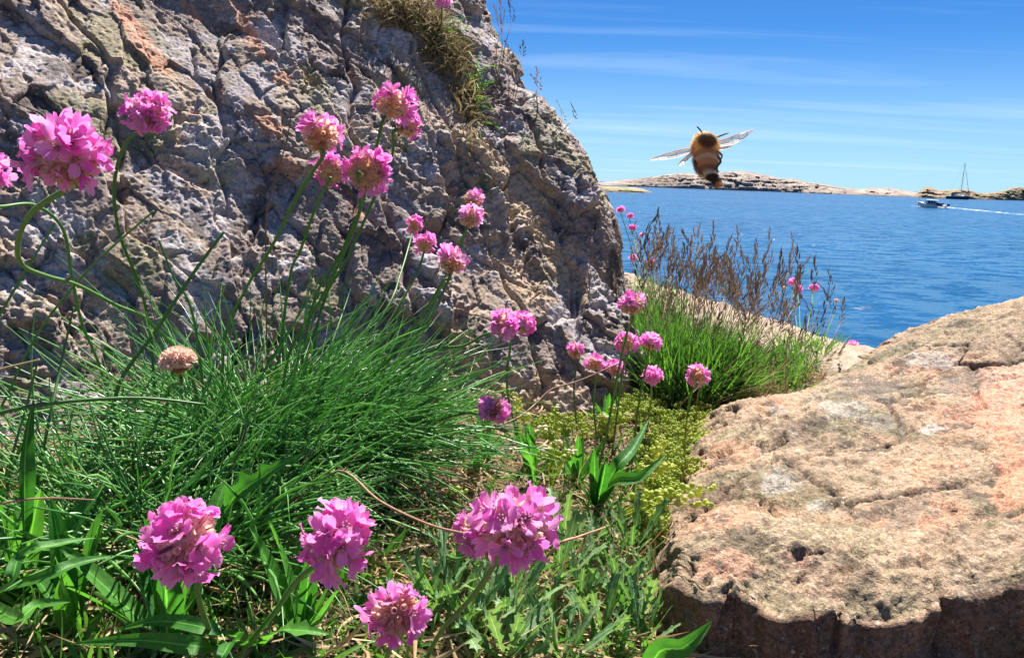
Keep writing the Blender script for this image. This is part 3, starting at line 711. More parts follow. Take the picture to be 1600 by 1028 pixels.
def curves(p0, d0, Ln, K, grav=0., curl=0., jit=0.):
    n = len(p0); C = np.zeros((n, K, 3)); C[:, 0] = p0; d = unit(d0)
    cv = rng.normal(0, 1, (n, 3)) * curl; st_ = (np.asarray(Ln) / (K - 1)).reshape(-1, 1)
    for k in range(1, K):
        C[:, k] = C[:, k - 1] + d * st_
        d = unit(d + cv / K + np.array([0, 0, -1.0]) * np.asarray(grav).reshape(-1, 1) / K + rng.normal(0, 1, (n, 3)) * jit / K)
    return C
def frame(C):
    t_ = unit(np.gradient(C, axis=1)); r_ = rng.normal(0, 1, (len(C), 1, 3))
    x = unit(np.cross(t_, r_ + 0 * t_)); y = np.cross(t_, x); return t_, x, y
def tube_arrays(C, rad, n=3, tip=.25, flat=1.0):
    N_, K = C.shape[:2]; t_, x, y = frame(C)
    s_ = np.linspace(0, 1, K); prof = np.minimum(1, (1 - s_) / .35 * (1 - tip) + tip)
    rr_ = (np.asarray(rad).reshape(-1, 1) * prof)[:, :, None, None]
    a = 2 * math.pi * np.arange(n) / n
    V = C[:, :, None, :] + rr_ * (np.cos(a)[None, None, :, None] * x[:, :, None, :] + flat * np.sin(a)[None, None, :, None] * y[:, :, None, :])
    base = (np.arange(N_) * K * n)[:, None, None]; k = np.arange(K - 1)[None, :, None] * n; j = np.arange(n)[None, None, :]; j2 = (j + 1) % n
    Fc = np.stack([base + k + j, base + k + j2, base + k + n + j2, base + k + n + j], -1).reshape(-1, 4)
    return V.reshape(-1, 3), Fc, K * n
def ribbon_arrays(C, wid, fold=.35, horiz=False):
    N_, K = C.shape[:2]; t_, x, y = frame(C)
    if horiz:
        x = unit(np.cross(t_, np.array([0, 0, 1.0]) + 1e-3)); y = np.cross(x, t_)
    s_ = np.linspace(0, 1, K); prof = np.clip(np.minimum(.55 + 2.5 * s_, (1 - s_) * 2.2), .04, 1)
    w_ = (np.asarray(wid).reshape(-1, 1) * prof * .5)[..., None]
    V = np.stack([C - x * w_ + y * w_ * fold, C, C + x * w_ + y * w_ * fold], 2)
    base = (np.arange(N_) * K * 3)[:, None, None]; k = np.arange(K - 1)[None, :, None] * 3; j = np.arange(2)[None, None, :]
    Fc = np.stack([base + k + j, base + k + j + 1, base + k + 4 + j, base + k + 3 + j], -1).reshape(-1, 4)
    return V.reshape(-1, 3), Fc, K * 3
def joined(name, arr, mat, parent=None, kind='stuff', n=None):
    V, Fc, per = arr; a = np.repeat(rng.random(len(V) // per), per)
    o = link(name, mesh(name, V, Fc, attr={'rnd': a}), mat, parent)
    if kind: o['kind'] = kind
    return o
def singles(name, arr, mat, parent, limit):
    V, Fc, per = arr; fp = len(Fc) // (len(V) // per)
    for i in range(min(limit, len(V) // per)):
        link(name, mesh(name, V[i * per:(i + 1) * per], Fc[i * fp:(i + 1) * fp] - i * per), mat, parent)
def azel(az, el): return np.stack([np.cos(az) * np.cos(el), np.sin(az) * np.cos(el), np.sin(el)], -1)

# ---------------------------------------------------------------- thrift cushion
def thrift_cushion(name, label, cx, cy, rad, n, nsingle, l0, l1, bias=.4):
    c = Gp(cx, cy); t_ = empty(name, c); tag(t_, label, 'plant', 'thrift cushions')
    a = rng.random(n) * 2 * math.pi; r_ = rad * np.sqrt(rng.random(n)); off = np.stack([np.cos(a) * r_, np.sin(a) * r_ * .75, np.zeros(n)], -1)
    w_ = off + c; p0 = off.copy(); p0[:, 2] = ground_z(w_[:, 0], w_[:, 1]) - c[2] + .004 + .02 * rng.random(n)
    el = R(14) + R(66) * rng.random(n) ** .9 * (1 - .45 * r_ / rad); az = a + rng.normal(0, .75, n)
    k = rng.random(n) < bias; az[k] = rng.normal(R(8), .5, k.sum()); el[k] = R(8) + (el[k] - R(8)) * .72
    Ln = l0 + (l1 - l0) * rng.random(n)
    C = curves(p0, azel(az, el), Ln, 7, .25 + .75 * rng.random(n), .55)
    C[..., 2] = np.maximum(C[..., 2], -.004 + rng.random((n, 1)) * .012)
    vis_o = np.argsort((C[:, 3] + c) @ fw); C = C[vis_o]
    rd = .00046 + .00034 * rng.random(n)
    singles('leaf', tube_arrays(C[:nsingle], rd[:nsingle], 4, .2, .7), M_thrift, t_, nsingle)
    joined('leaf_mass', tube_arrays(C[nsingle:], rd[nsingle:], 3, .2, .7), M_thrift, t_)
    nd = n // 4; aa = rng.random(nd) * 6.28; rr_ = rad * np.sqrt(rng.random(nd)); p0 = np.stack([np.cos(aa) * rr_, np.sin(aa) * rr_ * .7, np.full(nd, .004)], -1)
    joined('dead_leaf_mass', tube_arrays(curves(p0, azel(aa + rng.normal(0, .8, nd), R(5) + R(35) * rng.random(nd)), .04 + .05 * rng.random(nd), 6, .8, 1.0), .00045 + 0 * aa, 3), M_dry, t_)
    return t_
thrift_cushion('thrift_cushion', 'large green cushion of narrow thrift leaves before the boulder', 425, 735, .060, 1050, 240, .075, .135, .55)
thrift_cushion('thrift_cushion', 'dark thrift cushion behind the lower left pink flowers', 270, 870, .055, 420, 60, .045, .09, .25)
thrift_cushion('thrift_cushion', 'thin left thrift cushion against the foot of the boulder', 130, 790, .045, 110, 40, .05, .10, .2)

# ---------------------------------------------------------------- litter and turf
def in_view(n, x0, x1, y0, y1):
    return Gpv(rng.uniform(x0, x1, n), rng.uniform(y0, y1, n), .002)
n = 4200
p0 = np.concatenate([in_view(2000, -60, 1080, 640, 1090), in_view(1500, 640, 1080, 620, 1060), in_view(700, 1080, 1330, 545, 650)])
p0[:, 2] += rng.random(n) * .008
C = curves(p0, azel(rng.random(n) * 6.28, R(-4) + R(30) * rng.random(n) ** 2), .012 + .035 * rng.random(n), 5, .5, 1.2)
o = joined('dry_litter', ribbon_arrays(C, .0007 + .0012 * rng.random(n)), M_dry); o['label'] = 'bleached dry grass and leaf litter over the soil'
n = 2300
p0 = np.concatenate([in_view(1200, -80, 560, 740, 1100), in_view(850, 560, 1040, 720, 1090), in_view(250, 860, 1080, 660, 900)])
C = curves(p0, azel(rng.random(n) * 6.28, R(20) + R(60) * rng.random(n)), .010 + .022 * rng.random(n), 5, .7, .6)
o = joined('short_turf', ribbon_arrays(C, .0010 + .0016 * rng.random(n)), M_grass); o['label'] = 'short green grass blades growing between the herbs'

# ---------------------------------------------------------------- grass tufts with seed heads
def seed_head(h, seed):
    r_ = random.Random(seed); mb = MB(); L_ = r_.uniform(.024, .036); z = h
    bend = r_.uniform(.1, .7); ns_ = 22
    for i in range(ns_):
        s_ = i / ns_; q_ = r_.uniform(0, 6.28); w_ = (.0027 * math.sin(math.pi * min(1, s_ * 1.15 + .12)) + .0005) * r_.uniform(.5, 1.3)
        b0 = np.array([bend * L_ * s_ * s_, 0, h + L_ * s_]); dr_ = unit([bend * 2 * s_ + math.cos(q_) * .28, math.sin(q_) * .28, 1])
        l_ = r_.uniform(.005, .009); sd2 = unit(np.cross(dr_, [math.cos(q_ + 1), math.sin(q_ + 1), .1]))
        c_ = b0 + np.array([math.cos(q_), math.sin(q_), 0]) * w_ * .7
        sd3 = np.cross(dr_, sd2); e1 = c_ + dr_ * l_
        mb.add([c_, c_ + dr_ * l_ * .4 + sd2 * .0007, e1, c_ + dr_ * l_ * .4 - sd2 * .0007, c_ + dr_ * l_ * .4 + sd3 * .0006], [(0, 1, 4), (1, 2, 4), (2, 3, 4), (3, 0, 4), (0, 3, 2, 1)])
    return mb
STALKS = []
for k in range(8):
    h = .10; x_ = random.uniform(.0, .012)
    pts = [(0, 0, 0), (x_ * .1, 0, h * .35), (x_ * .45, .002 * (k % 3 - 1), h * .7), (x_, 0, h)]
    sm = MB().tube(pts, [.00045, .0004, .00035, .0003], 4).data('seed_stalk')
    hm_ = seed_head(h, k); hm_.v = [(a_ + x_, b_, c_) for a_, b_, c_ in hm_.v]; hm_ = hm_.data('seed_head', False)
    STALKS.append((sm, hm_))
def place_stalk(parent, p, hgt, lean, az, mat=None, dark=None):
    sm, hm_ = random.choice(STALKS); s_ = hgt / .115
    o = link('seed_stalk', sm, M_seed, parent); o.location = p
    o.rotation_euler = (0, lean, az); o.scale = (1.0, 1.0, s_)
    link('seed_head', hm_, M_seed, o)
    return o
def grass_tuft(name, label, areas, nb, l0, l1, stalks, mat=M_grass, el0=45, w_=(.0010, .0022), zoff=0):
    c = Gp(*areas[0][:2]); t_ = empty(name, c); tag(t_, label, 'grass tuft', 'grass tufts on the shore')
    ar = np.array(areas, float)[rng.integers(0, len(areas), nb)]; q_ = rng.random(nb) * 6.28; rr_ = np.sqrt(rng.random(nb))
    p0 = Gpv(ar[:, 0] + ar[:, 2] * rr_ * np.cos(q_), ar[:, 1] + ar[:, 3] * rr_ * np.sin(q_)) - c; p0[:, 2] += zoff
    C = curves(p0, azel(rng.random(nb) * 6.28, R(el0) + R(88 - el0) * rng.random(nb) ** .7), l0 + (l1 - l0) * rng.random(nb), 6, .2 + .8 * rng.random(nb), .5)
    joined('blade_mass', ribbon_arrays(C, w_[0] + (w_[1] - w_[0]) * rng.random(nb)), mat, t_)
    if nb > 1000:
        nd = nb // 4; C = curves(p0[:nd] + rng.normal(0, .003, (nd, 3)), azel(rng.random(nd) * 6.28, R(25) + R(60) * rng.random(nd)), l0 * .6 + (l1 - l0) * rng.random(nd), 6, .5, .7)
        joined('dry_blade_mass', ribbon_arrays(C, .0008 + .0008 * rng.random(nd)), M_dry, t_)
    for (bx, by, tx, ty) in stalks:
        b_ = Gp(bx, by) - c; d_ = float((b_ + c) @ fw); top_ = P(tx, ty, d_ * random.uniform(.96, 1.06)) - c; v_ = top_ - b_
        h = np.linalg.norm(v_); sm, hm_ = random.choice(STALKS)
        o = link('seed_stalk', sm, M_seed, t_); o.location = b_; zq = Vector(v_).to_track_quat('Z', 'X'); o.rotation_euler = zq.to_euler(); s_ = h / .128; o.scale = (1, 1, s_)
        sc = min(s_, 1.2); hh_ = link('seed_head', hm_, M_seed, o); hh_.location = (0, 0, .1 * (1 - sc / s_)); hh_.scale = (1.25, 1.25, sc / s_)
    return t_
sk = []
for i in range(130):
    bx = random.gauss(1078, 36); bx = min(max(bx, 990), 1150); by = random.uniform(575, 640)
    tx = bx + random.gauss(38, 46) + (bx - 1060) * .75; ty = random.gauss(424, 38) + max(0, tx - 1130) * .45
    sk.append((bx, by, tx, max(ty, 350)))
sk += [(1050, 600, 1017, 318), (1040, 590, 992, 330), (1060, 600, 1080, 352), (1075, 600, 1098, 350), (1085, 600, 1118, 362), (1100, 610, 1163, 372), (1110, 615, 1225, 392), (1110, 620, 1197, 422), (1120, 620, 1212, 440), (1150, 620, 1240, 455)]
grass_tuft('grass_tuft', 'tall bright green grass tuft with brown seed heads right of the boulder',
           [(1060, 622, 70, 20), (1030, 600, 45, 25), (1085, 640, 55, 14), (1010, 560, 30, 20), (1130, 630, 40, 14)], 2300, .045, .105, sk)
sk = [(1200, 640, 1208, 470), (1225, 640, 1232, 505), (1215, 630, 1255, 388), (1230, 620, 1250, 430), (1240, 600, 1277, 410), (1245, 590, 1240, 415), (1255, 600, 1310, 440), (1260, 600, 1312, 460), (1265, 600, 1325, 485), (1190, 640, 1160, 480), (1180, 640, 1145, 540), (1218, 650, 1195, 560), (1250, 610, 1290, 470), (1235, 610, 1225, 520)]
grass_tuft('grass_tuft', 'sparse pale grass tuft at the upper end of the rock slab', [(1205, 605, 55, 22), (1255, 575, 45, 14)], 800, .025, .06, sk, M_grass, 20)
grass_tuft('dry_grass_tuft', 'dry straw-coloured grass along the edge of the rock slab', [(1240, 600, 45, 14), (1190, 628, 45, 12), (1140, 630, 40, 10), (1290, 560, 25, 12)], 700, .015, .042, [], M_dry, 5, (.0008, .0016))
sk = [(1010 + random.uniform(-20, 60), 470 + random.uniform(-20, 30), 1000 + random.uniform(-25, 90), 395 + random.uniform(-40, 30)) for _ in range(26)]
grass_tuft('grass_tuft', 'small grass tuft with seed heads half hidden at the right edge of the boulder', [(1010, 470, 25, 18), (1040, 500, 40, 25)], 500, .03, .06, sk)

# turf tuft hanging on top of the boulder
def boulder_tuft(label, spots, nb, l0, l1, mat, green=0):
    c = on_boulder(*spots[0][:2]); t_ = empty('boulder_tuft', c); tag(t_, label, 'grass tuft', 'tufts growing on the boulder')
    p0 = []
    for i in range(nb):
        ax_, ay_, rx_, ry_ = random.choice(spots); p0.append(on_boulder(ax_ + random.gauss(0, rx_ * .5), ay_ + random.gauss(0, ry_ * .5)) if i < 160 else p0[random.randrange(160)] + np.array([random.gauss(0, .006), random.gauss(0, .006), random.gauss(0, .005)]))
    p0 = np.array(p0) - c
    d = unit(np.array([.25, -.8, .35]) + rng.normal(0, .6, (nb, 3)))
    C = curves(p0, d, l0 + (l1 - l0) * rng.random(nb), 6, 1.3, 1.3)
    joined('blade_mass', ribbon_arrays(C, .0009 + .0011 * rng.random(nb)), mat, t_)
    return t_
boulder_tuft('olive and straw turf hanging from the top of the boulder', [(650, 30, 45, 25), (690, 70, 32, 35), (610, 15, 30, 15), (715, 110, 14, 40), (730, 170, 12, 40)], 1500, .012, .034, M_olive)
boulder_tuft('little green grass fringe on the upper right boulder edge', [(690, 60, 35, 25), (745, 150, 10, 50)], 120, .014, .036, M_grass)
t_ = empty('edge_grass', on_boulder(800, 130)); tag(t_, 'thin bare grass stalks standing on the skyline of the boulder', 'grass')
c = np.array(t_.location)
for (bx, by, tx, ty) in ((770, 140, 788, 30), (772, 140, 808, 5), (775, 150, 792, 12), (795, 165, 806, 82), (798, 165, 828, 72), (800, 160, 812, 100), (838, 178, 843, 118), (840, 180, 848, 132), (868, 212, 906, 178), (866, 212, 890, 186)):
    b_ = on_boulder(bx, by); v_ = P(tx, ty, float(b_ @ fw)) - b_; h = np.linalg.norm(v_); sm, hm_ = random.choice(STALKS)
    o = link('seed_stalk', sm, M_seed, t_); o.location = b_ - c; o.rotation_euler = Vector(v_).to_track_quat('Z', 'X').to_euler(); s_ = h / .128; o.scale = (1.3, 1.3, s_)
    hh_ = link('seed_head', hm_, M_seed, o); sc = min(s_, .8); hh_.location = (0, 0, .1 * (1 - sc / s_)); hh_.scale = (.8, .8, sc / s_)

# ---------------------------------------------------------------- leafy herbs
def leaf_mesh(name, Ln, wid, kind, arch, seed):
    r_ = random.Random(seed); K = 22 if kind == 'lobed' else 12
    V = []; tt = []; phase = r_.random()
    for k in range(K):
        s_ = k / (K - 1)
        if kind == 'lobed':
            env = (.20 + .5 * s_) if s_ < .55 else (.475 + .25 * (s_ - .55)) * (1 - ((s_ - .55) / .45) ** 2.2) + .02
            tooth = 1.0 if k % 4 == 2 else (.45 if k % 4 in (1, 3) else .2)
            hw = wid * (env * .55 + (tooth * env * 1.5 if .2 < s_ < .9 else 0))
            fwd = Ln * .05 * (tooth if .2 < s_ < .9 else 0)
        else:
            hw = wid * (math.sin(math.pi * min(1, (s_ * .93 + .05)) ** .85) ** .8 if s_ < 1 else .02); fwd = 0
        z = Ln * (math.sin(s_ * arch) / max(arch, .01)) * .55 ; x = Ln * s_ * (1 - .12 * arch * s_)
        tw = .25 * math.sin(3 * s_ + phase * 6)
        for side in (-1, -.5, 0, .5, 1):
            V.append((x + fwd * abs(side) ** 2, hw * side, z + abs(side) * hw * .45 + side * hw * tw + .12 * wid * math.sin(9 * s_ + phase * 6 + side) * abs(side))); tt.append(abs(side))
    return mesh(name, V, grid_faces(K, 5), attr={'t': tt})
LOBED = [leaf_mesh('leaf', .036 + .006 * k, .0042, 'lobed', .5 + .25 * k, k) for k in range(5)]
LANCE = [leaf_mesh('leaf', .040 + .006 * k, .0040, 'lance', .4 + .3 * k, 20 + k) for k in range(4)]
def rosette(label, px, py, nl, meshes, mat, scale, el=(15, 60), group='leafy herbs among the flowers', name='leafy_herb'):
    c = Gp(px, py, .001); t_ = empty(name, c); tag(t_, label, 'plant', group)
    for i in range(nl):
        o = link('leaf', random.choice(meshes), mat, t_); s_ = scale * random.uniform(.65, 1.15)
        o.rotation_euler = (random.gauss(0, .25), -R(random.uniform(*el)), i * 2.4 + random.uniform(-.4, .4)); o.scale = (s_, s_, s_)
        o.location = (0, 0, random.uniform(0, .006))
    return t_
HL = [('lobed grey-green herb straight below the double pink flower head', 800, 950), ('lobed herb rosette left of the rock slab corner', 960, 935), ('lobed herb at the bottom edge near the slab', 940, 1010),
      ('lobed herb at the bottom edge right of the lowest pink flower', 730, 1010), ('small lobed herb between two stems under the double flower head', 715, 930), ('lobed herb in the middle of the bottom edge herb patch', 850, 1000),
      ('lobed herb just under the pointed leaf pair beside the slab', 905, 895), ('dense lobed herb in the centre of the herb patch', 870, 930), ('lobed herb right behind the double flower head', 880, 860), ('tiny lobed herb touching the foot of the slab', 1000, 985),
      ('lobed herb left of the bottom right bright leaf', 1000, 1030), ('lobed herb behind the lowest pink flower', 670, 975), ('lobed herb low at the bottom edge centre', 790, 1050), ('lobed herb beyond the double flower head', 760, 880), ('lobed herb in the gap left of the pink leaf stalk', 905, 965), ('lobed herb just right of the lowest pink flower', 700, 965), ('lobed herb between the double flower head and the slab', 930, 870), ('lobed herb at the bottom edge below the pink leaf stalk', 880, 1050), ('lobed herb in the middle left of the herb patch', 790, 990), ('lobed herb below the pods lying against the slab', 985, 880), ('lobed herb hugging the slab corner', 1015, 930), ('lobed herb on the right rim of the herb patch', 970, 970)]
for i, (lb, x_, y_) in enumerate(HL): rosette(lb, x_, y_, random.randint(14, 19), LOBED, M_herb, random.uniform(.5, .82), (0, 48))
for lb, x_, y_, s_ in (('narrow-leaved herb in the lower left corner', 30, 960, 1.1), ('narrow-leaved herb at the left of the bottom edge', 120, 1010, 1.0), ('narrow-leaved herb under the lowest left flower', 260, 1030, 1.2), ('narrow-leaved herb at the left edge under the tall leaf', -10, 850, 1.1),
                       ('narrow-leaved herb below the middle pink flower', 470, 1030, 1.0), ('narrow-leaved herb amid the yellow-green seed stems', 900, 770, .8), ('narrow-leaved herb in front of the two long dark leaves', 930, 810, .8), ('narrow-leaved herb near the boulder foot', 830, 760, .75),
                       ('narrow-leaved herb left of the yellow-green seed stems', 760, 730, .7), ('narrow-leaved herb by the upper end of the stonecrop', 950, 680, .7)):
    rosette(lb, x_, y_, random.randint(9, 13), LANCE, M_broad if x_ < 500 else M_herb, s_, (8, 60))
def bez(pts, n=14):
    pts = np.asarray(pts, float); t0 = np.linspace(0, 1, len(pts)); tt = np.linspace(0, 1, n)
    # Catmull-Rom through the points
    out = []
    for v in tt:
        i = min(int(v * (len(pts) - 1)), len(pts) - 2); u = v * (len(pts) - 1) - i
        a, b, c_, d = pts[max(i - 1, 0)], pts[i], pts[i + 1], pts[min(i + 2, len(pts) - 1)]
        out.append(.5 * ((2 * b) + (-a + c_) * u + (2 * a - 5 * b + 4 * c_ - d) * u * u + (-a + 3 * b - 3 * c_ + d) * u ** 3))
    return np.array(out)
def long_leaf(parent, pts, wid, mat, lobes=0, tilt=(0, 0, 1), name='leaf'):
    C = bez(pts, 18); o0 = np.array(parent.location); t_ = unit(np.gradient(C, axis=0)); sdv = unit(np.cross(t_, np.array(tilt, float))); nr = np.cross(sdv, t_)
    V = []; tt = []
    for k in range(18):
        s_ = k / 17; hw = wid * .5 * (max(.10, math.sin(math.pi * min(1, s_ * .9 + .1) ** .9)) if s_ < .999 else .02)
        if lobes and .2 < s_ < .8: hw *= (1.5 if k % 3 == 0 else .75)
        for side in (-1, -.5, 0, .5, 1): V.append(C[k] + sdv[k] * hw * side + nr[k] * abs(side) * hw * .4 - o0); tt.append(abs(side))
    return link(name, mesh(name, V, grid_faces(18, 5), attr={'t': tt}), mat, parent)
def leafy(name, label, base, leaves, mat=None):
    t_ = empty(name, base); tag(t_, label, 'plant')
    for pts, wd, lob, tl in leaves: long_leaf(t_, pts, wd, mat or M_broad, lob, tl)
    return t_
b_ = Gp(935, 790)
leafy('broad_leaf_herb', 'herb with three long pointed leaves in front of the stonecrop', b_, [([b_, P(960, 735, .50), P(990, 700, .51), P(1014, 655, .53)], .009, 0, (-.3, -.7, .6)), ([b_, P(960, 752, .47), P(1000, 745, .46), P(1042, 708, .47)], .008, 0, (0, -.75, .6)), ([b_, P(930, 760, .49), P(925, 720, .52)], .006, 0, (-1, -.3, .3))])
b_ = Gp(840, 775)
leafy('broad_leaf_herb', 'single upright dark leaf right of the small facing-left flower', b_, [([b_, P(835, 725, .5), P(815, 690, .5), P(808, 655, .51)], .010, 0, (-1, -.5, .2))])
b_ = Gp(745, 735)
leafy('broad_leaf_herb', 'low bright green leaves at the foot of the boulder', b_, [([b_, P(755, 708, .5), P(790, 712, .49)], .007, 0, (0, -.6, .8)), ([b_, P(740, 715, .5), P(725, 700, .5)], .006, 0, (0, -.6, .8))])
b_ = P(1010, 1060, .28); b_[2] = float(ground_z(b_[0], b_[1]))
leafy('broad_leaf_herb', 'bright green curved leaf at the bottom edge in front of the slab', b_, [([b_, P(1020, 1035, .26), P(1070, 1010, .25), P(1113, 970, .25)], .0075, 0, (-.3, -.8, .4))])
b_ = Gp(330, 850)
leafy('broad_leaf_herb', 'dark toothed leaf rising above the lower left flower', b_, [([b_, P(360, 785, .30), P(410, 745, .29), P(465, 710, .29)], .0085, 1, (-.3, -.8, .5))])
b_ = Gp(40, 880)
leafy('broad_leaf_herb', 'tall upright leaf at the left edge', b_, [([b_, P(38, 790, .26), P(40, 700, .25), P(52, 622, .25)], .0065, 0, (1, -.3, 0))])
b_ = Gp(410, 1010)
leafy('broad_leaf_herb', 'herb with toothed flat leaves along the bottom edge left of centre', b_, [([b_, P(440, 985, .22), P(515, 990, .21)], .0055, 1, (0, -.4, 1)), ([b_, P(340, 985, .23), P(250, 970, .24), P(180, 985, .25)], .0048, 0, (0, -.6, .8)), ([b_, P(320, 1010, .23), P(220, 1000, .24), P(110, 1005, .25)], .0055, 0, (0, -.7, .7)), ([b_, P(370, 1000, .22), P(350, 1020, .2), P(340, 1040, .2)], .0045, 0, (0, -.7, .7))])
b_ = Gp(-30, 930)
leafy('broad_leaf_herb', 'herb with long arching leaves in the lower left', b_, [([b_, P(30, 870, .25), P(90, 850, .25), P(150, 840, .26)], .0042, 0, (0, -.5, .9)), ([b_, P(60, 905, .25), P(120, 880, .25), P(180, 868, .26)], .0048, 0, (0, -.6, .8)), ([b_, P(20, 965, .22), P(60, 945, .22), P(110, 940, .22)], .0048, 0, (0, -.6, .8)), ([b_, P(10, 920, .23), P(30, 870, .23), P(60, 850, .23)], .0045, 0, (0, -.6, .8))])

# ---------------------------------------------------------------- yellow-green seed stems and stonecrop
PODM = MB().ball((0, 0, 0), (1, 1, 1.15), 8, 6).data('pod')
def pod_plant(label, px, py, d_or_top, tops, npod, rpod, single, cream=0):
    c = Gp(px, py); t_ = empty('seed_stem_herb', c); tag(t_, label, 'plant', 'yellow-green seed stems')
    js = MB(); cr_ = MB()
    for (tx, ty, dd) in tops:
        top_ = P(tx, ty, dd); C = bez([c, c * .5 + top_ * .5 + np.array([0, 0, .006]), top_], 10) - c
        MB().tube(C, np.linspace(.0008, .0004, 10), 5).build('stem', M_pod, t_)
        for i in range(npod):
            s_ = .45 + .55 * (i / (npod - 1)); k = min(int(s_ * 9), 8); q_ = C[k] + (C[k + 1] - C[k]) * (s_ * 9 - k)
            a = i * 2.4 + random.random(); off = np.array([math.cos(a), math.sin(a) * .8, random.uniform(-.2, .9)]) * rpod * random.uniform(1.6, 3.2) * (1.1 - .55 * (s_ - .45) / .55)
            r_ = rpod * random.uniform(.75, 1.15) * (1 if s_ < .85 else .7)
            js.tube([q_, q_ + off], .00022, 3, False)
            if cream and s_ > .8 and random.random() < .8: cr_.ball(q_ + off, (r_ * 1.1, r_ * 1.1, r_ * .7), 6, 4)
            elif single:
                o = link('pod', PODM, M_pod, t_); o.location = q_ + off; o.scale = (r_, r_, r_)
            else: js.ball(q_ + off, (r_, r_, r_ * 1.1), 7, 5)
    if js.v: o = js.build('pod_mass', M_pod, t_); o['kind'] = 'stuff'
    if cr_.v: o = cr_.build('blossom_mass', M_cream, t_); o['kind'] = 'stuff'
    return t_
pod_plant('yellow-green seed stem with round pods lying against the slab', 955, 815, 0, [(1112, 765, .43), (1108, 790, .42), (1060, 770, .44)], 17, .0020, True)
pod_plant('tall yellow-green seed stem nearest the boulder foot', 868, 725, 0, [(868, 636, .56), (845, 668, .55)], 24, .0016, False, 1)
pod_plant('yellow-green seed stem with small pods below the tall one', 862, 765, 0, [(868, 690, .50), (895, 705, .50), (845, 700, .5)], 20, .0017, False, 1)
pod_plant('pale seed stem left of the upright dark leaf', 815, 690, 0, [(806, 618, .58), (822, 648, .58)], 18, .0015, False, 1)
pod_plant('creamy flowering stem behind the long pointed leaves', 955, 690, 0, [(962, 636, .60), (940, 650, .59), (985, 650, .60)], 20, .0017, False, 1)
pod_plant('short pale seed stem just above the small left-facing flower', 800, 650, 0, [(786, 604, .62)], 12, .0013, False, 1)
pod_plant('seed stem between the long pointed leaves and the slab', 1010, 770, 0, [(1035, 690, .51), (1005, 730, .49), (1050, 730, .49)], 20, .0017, False)
pod_plant('seed stem left of the double pink flower head', 720, 800, 0, [(712, 768, .42)], 7, .0016, False)
def stonecrop(label, areas, n, r_):
    mb = MB()
    for i in range(n):
        ax_, ay_, rx_, ry_ = random.choice(areas); q_ = random.random() * 6.28; rr_ = math.sqrt(random.random())
        g = Gp(ax_ + rx_ * rr_ * math.cos(q_), ay_ + ry_ * rr_ * math.sin(q_), .006 + .014 * random.random())
        k = random.randint(3, 5)
        for j in range(k):
            a = j * 2.4; s_ = r_ * random.uniform(.7, 1.2)
            mb.ball(g + np.array([math.cos(a) * r_ * 1.3, math.sin(a) * r_ * 1.3, random.uniform(-.5, 1) * r_]), (s_ * .75, s_ * .75, s_ * 1.1), 5, 4)
    o = mb.build('stonecrop', M_pod); o['kind'] = 'stuff'; o['label'] = label
stonecrop('yellow-green fleshy stonecrop mat beside the rock slab', [(1040, 660, 75, 18), (1075, 690, 45, 22), (1030, 720, 50, 25), (1060, 760, 40, 22), (985, 655, 40, 16), (1035, 800, 30, 25), (890, 690, 60, 18), (1020, 850, 20, 20)], 1150, .0015)
stonecrop('small stonecrop patch at the edge of the slab', [(1098, 705, 20, 12)], 80, .0016)

# ---------------------------------------------------------------- loose stalks
def stalk(name, label, pts, r_, mat, cat='stalk'):
    o0 = np.array(pts[-1]); t_ = MB().tube(bez(pts, 26) - o0, np.linspace(r_ * .6, r_, 26), 6).build(name, mat); t_.location = o0
    tag(t_, label, cat, 'loose stalks'); return t_
stalk('dry_stalk', 'long brown dry stalk arching from the cushion past the boulder', [P(966, 568, .56), P(905, 595, .55), P(862, 608, .54), P(838, 630, .53), P(805, 655, .51), P(740, 676, .48), P(660, 690, .45), P(580, 692, .43), Gp(500, 730)], .0010, M_twig)
stalk('dry_stalk', 'pinkish stalk lying across the double flower head', [P(768, 836, .165), P(720, 832, .18), P(660, 815, .22), P(590, 780, .27), P(530, 735, .33), Gp(480, 770)], .0005, M_redtwig)
stalk('dry_stalk', 'short brown stalk right of the double flower head', [P(945, 824, .36), P(905, 838, .34), P(870, 853, .33), Gp(830, 900)], .0008, M_redtwig)
stalk('dry_stalk', 'rust-red grass blade at the left edge', [P(148, 781, .24), P(80, 778, .24), P(20, 783, .24), P(-60, 800, .25)], .0004, M_redtwig)
stalk('dry_stalk', 'tan dry blade at the left edge above the cushion', [P(62, 562, .33), P(20, 572, .33), P(-50, 590, .33)], .0006, M_dry)
stalk('dry_stalk', 'pink leaf stalk among the herbs left of the slab corner', [Gp(985, 905, .012), Gp(950, 955, .012), Gp(905, 1010)], .0008, M_redtwig)
stalk('dry_stalk', 'thin brown stem before the boulder beside the paired flowers', [P(456, 168, .40), P(448, 220, .40), P(425, 300, .41), P(415, 380, .42), Gp(420, 690)], .0005, M_twig)
g0 = on_slab(1216, 690)
stalk('dry_stalk', 'thin reddish dead twig standing on the rock slab', [on_slab(1218, 690) + np.array([0, 0, .002]), P(1222, 660, float(g0 @ fw) * .985), P(1222, 632, float(g0 @ fw)), P(1214, 600, float(g0 @ fw))], .0011, M_twig)
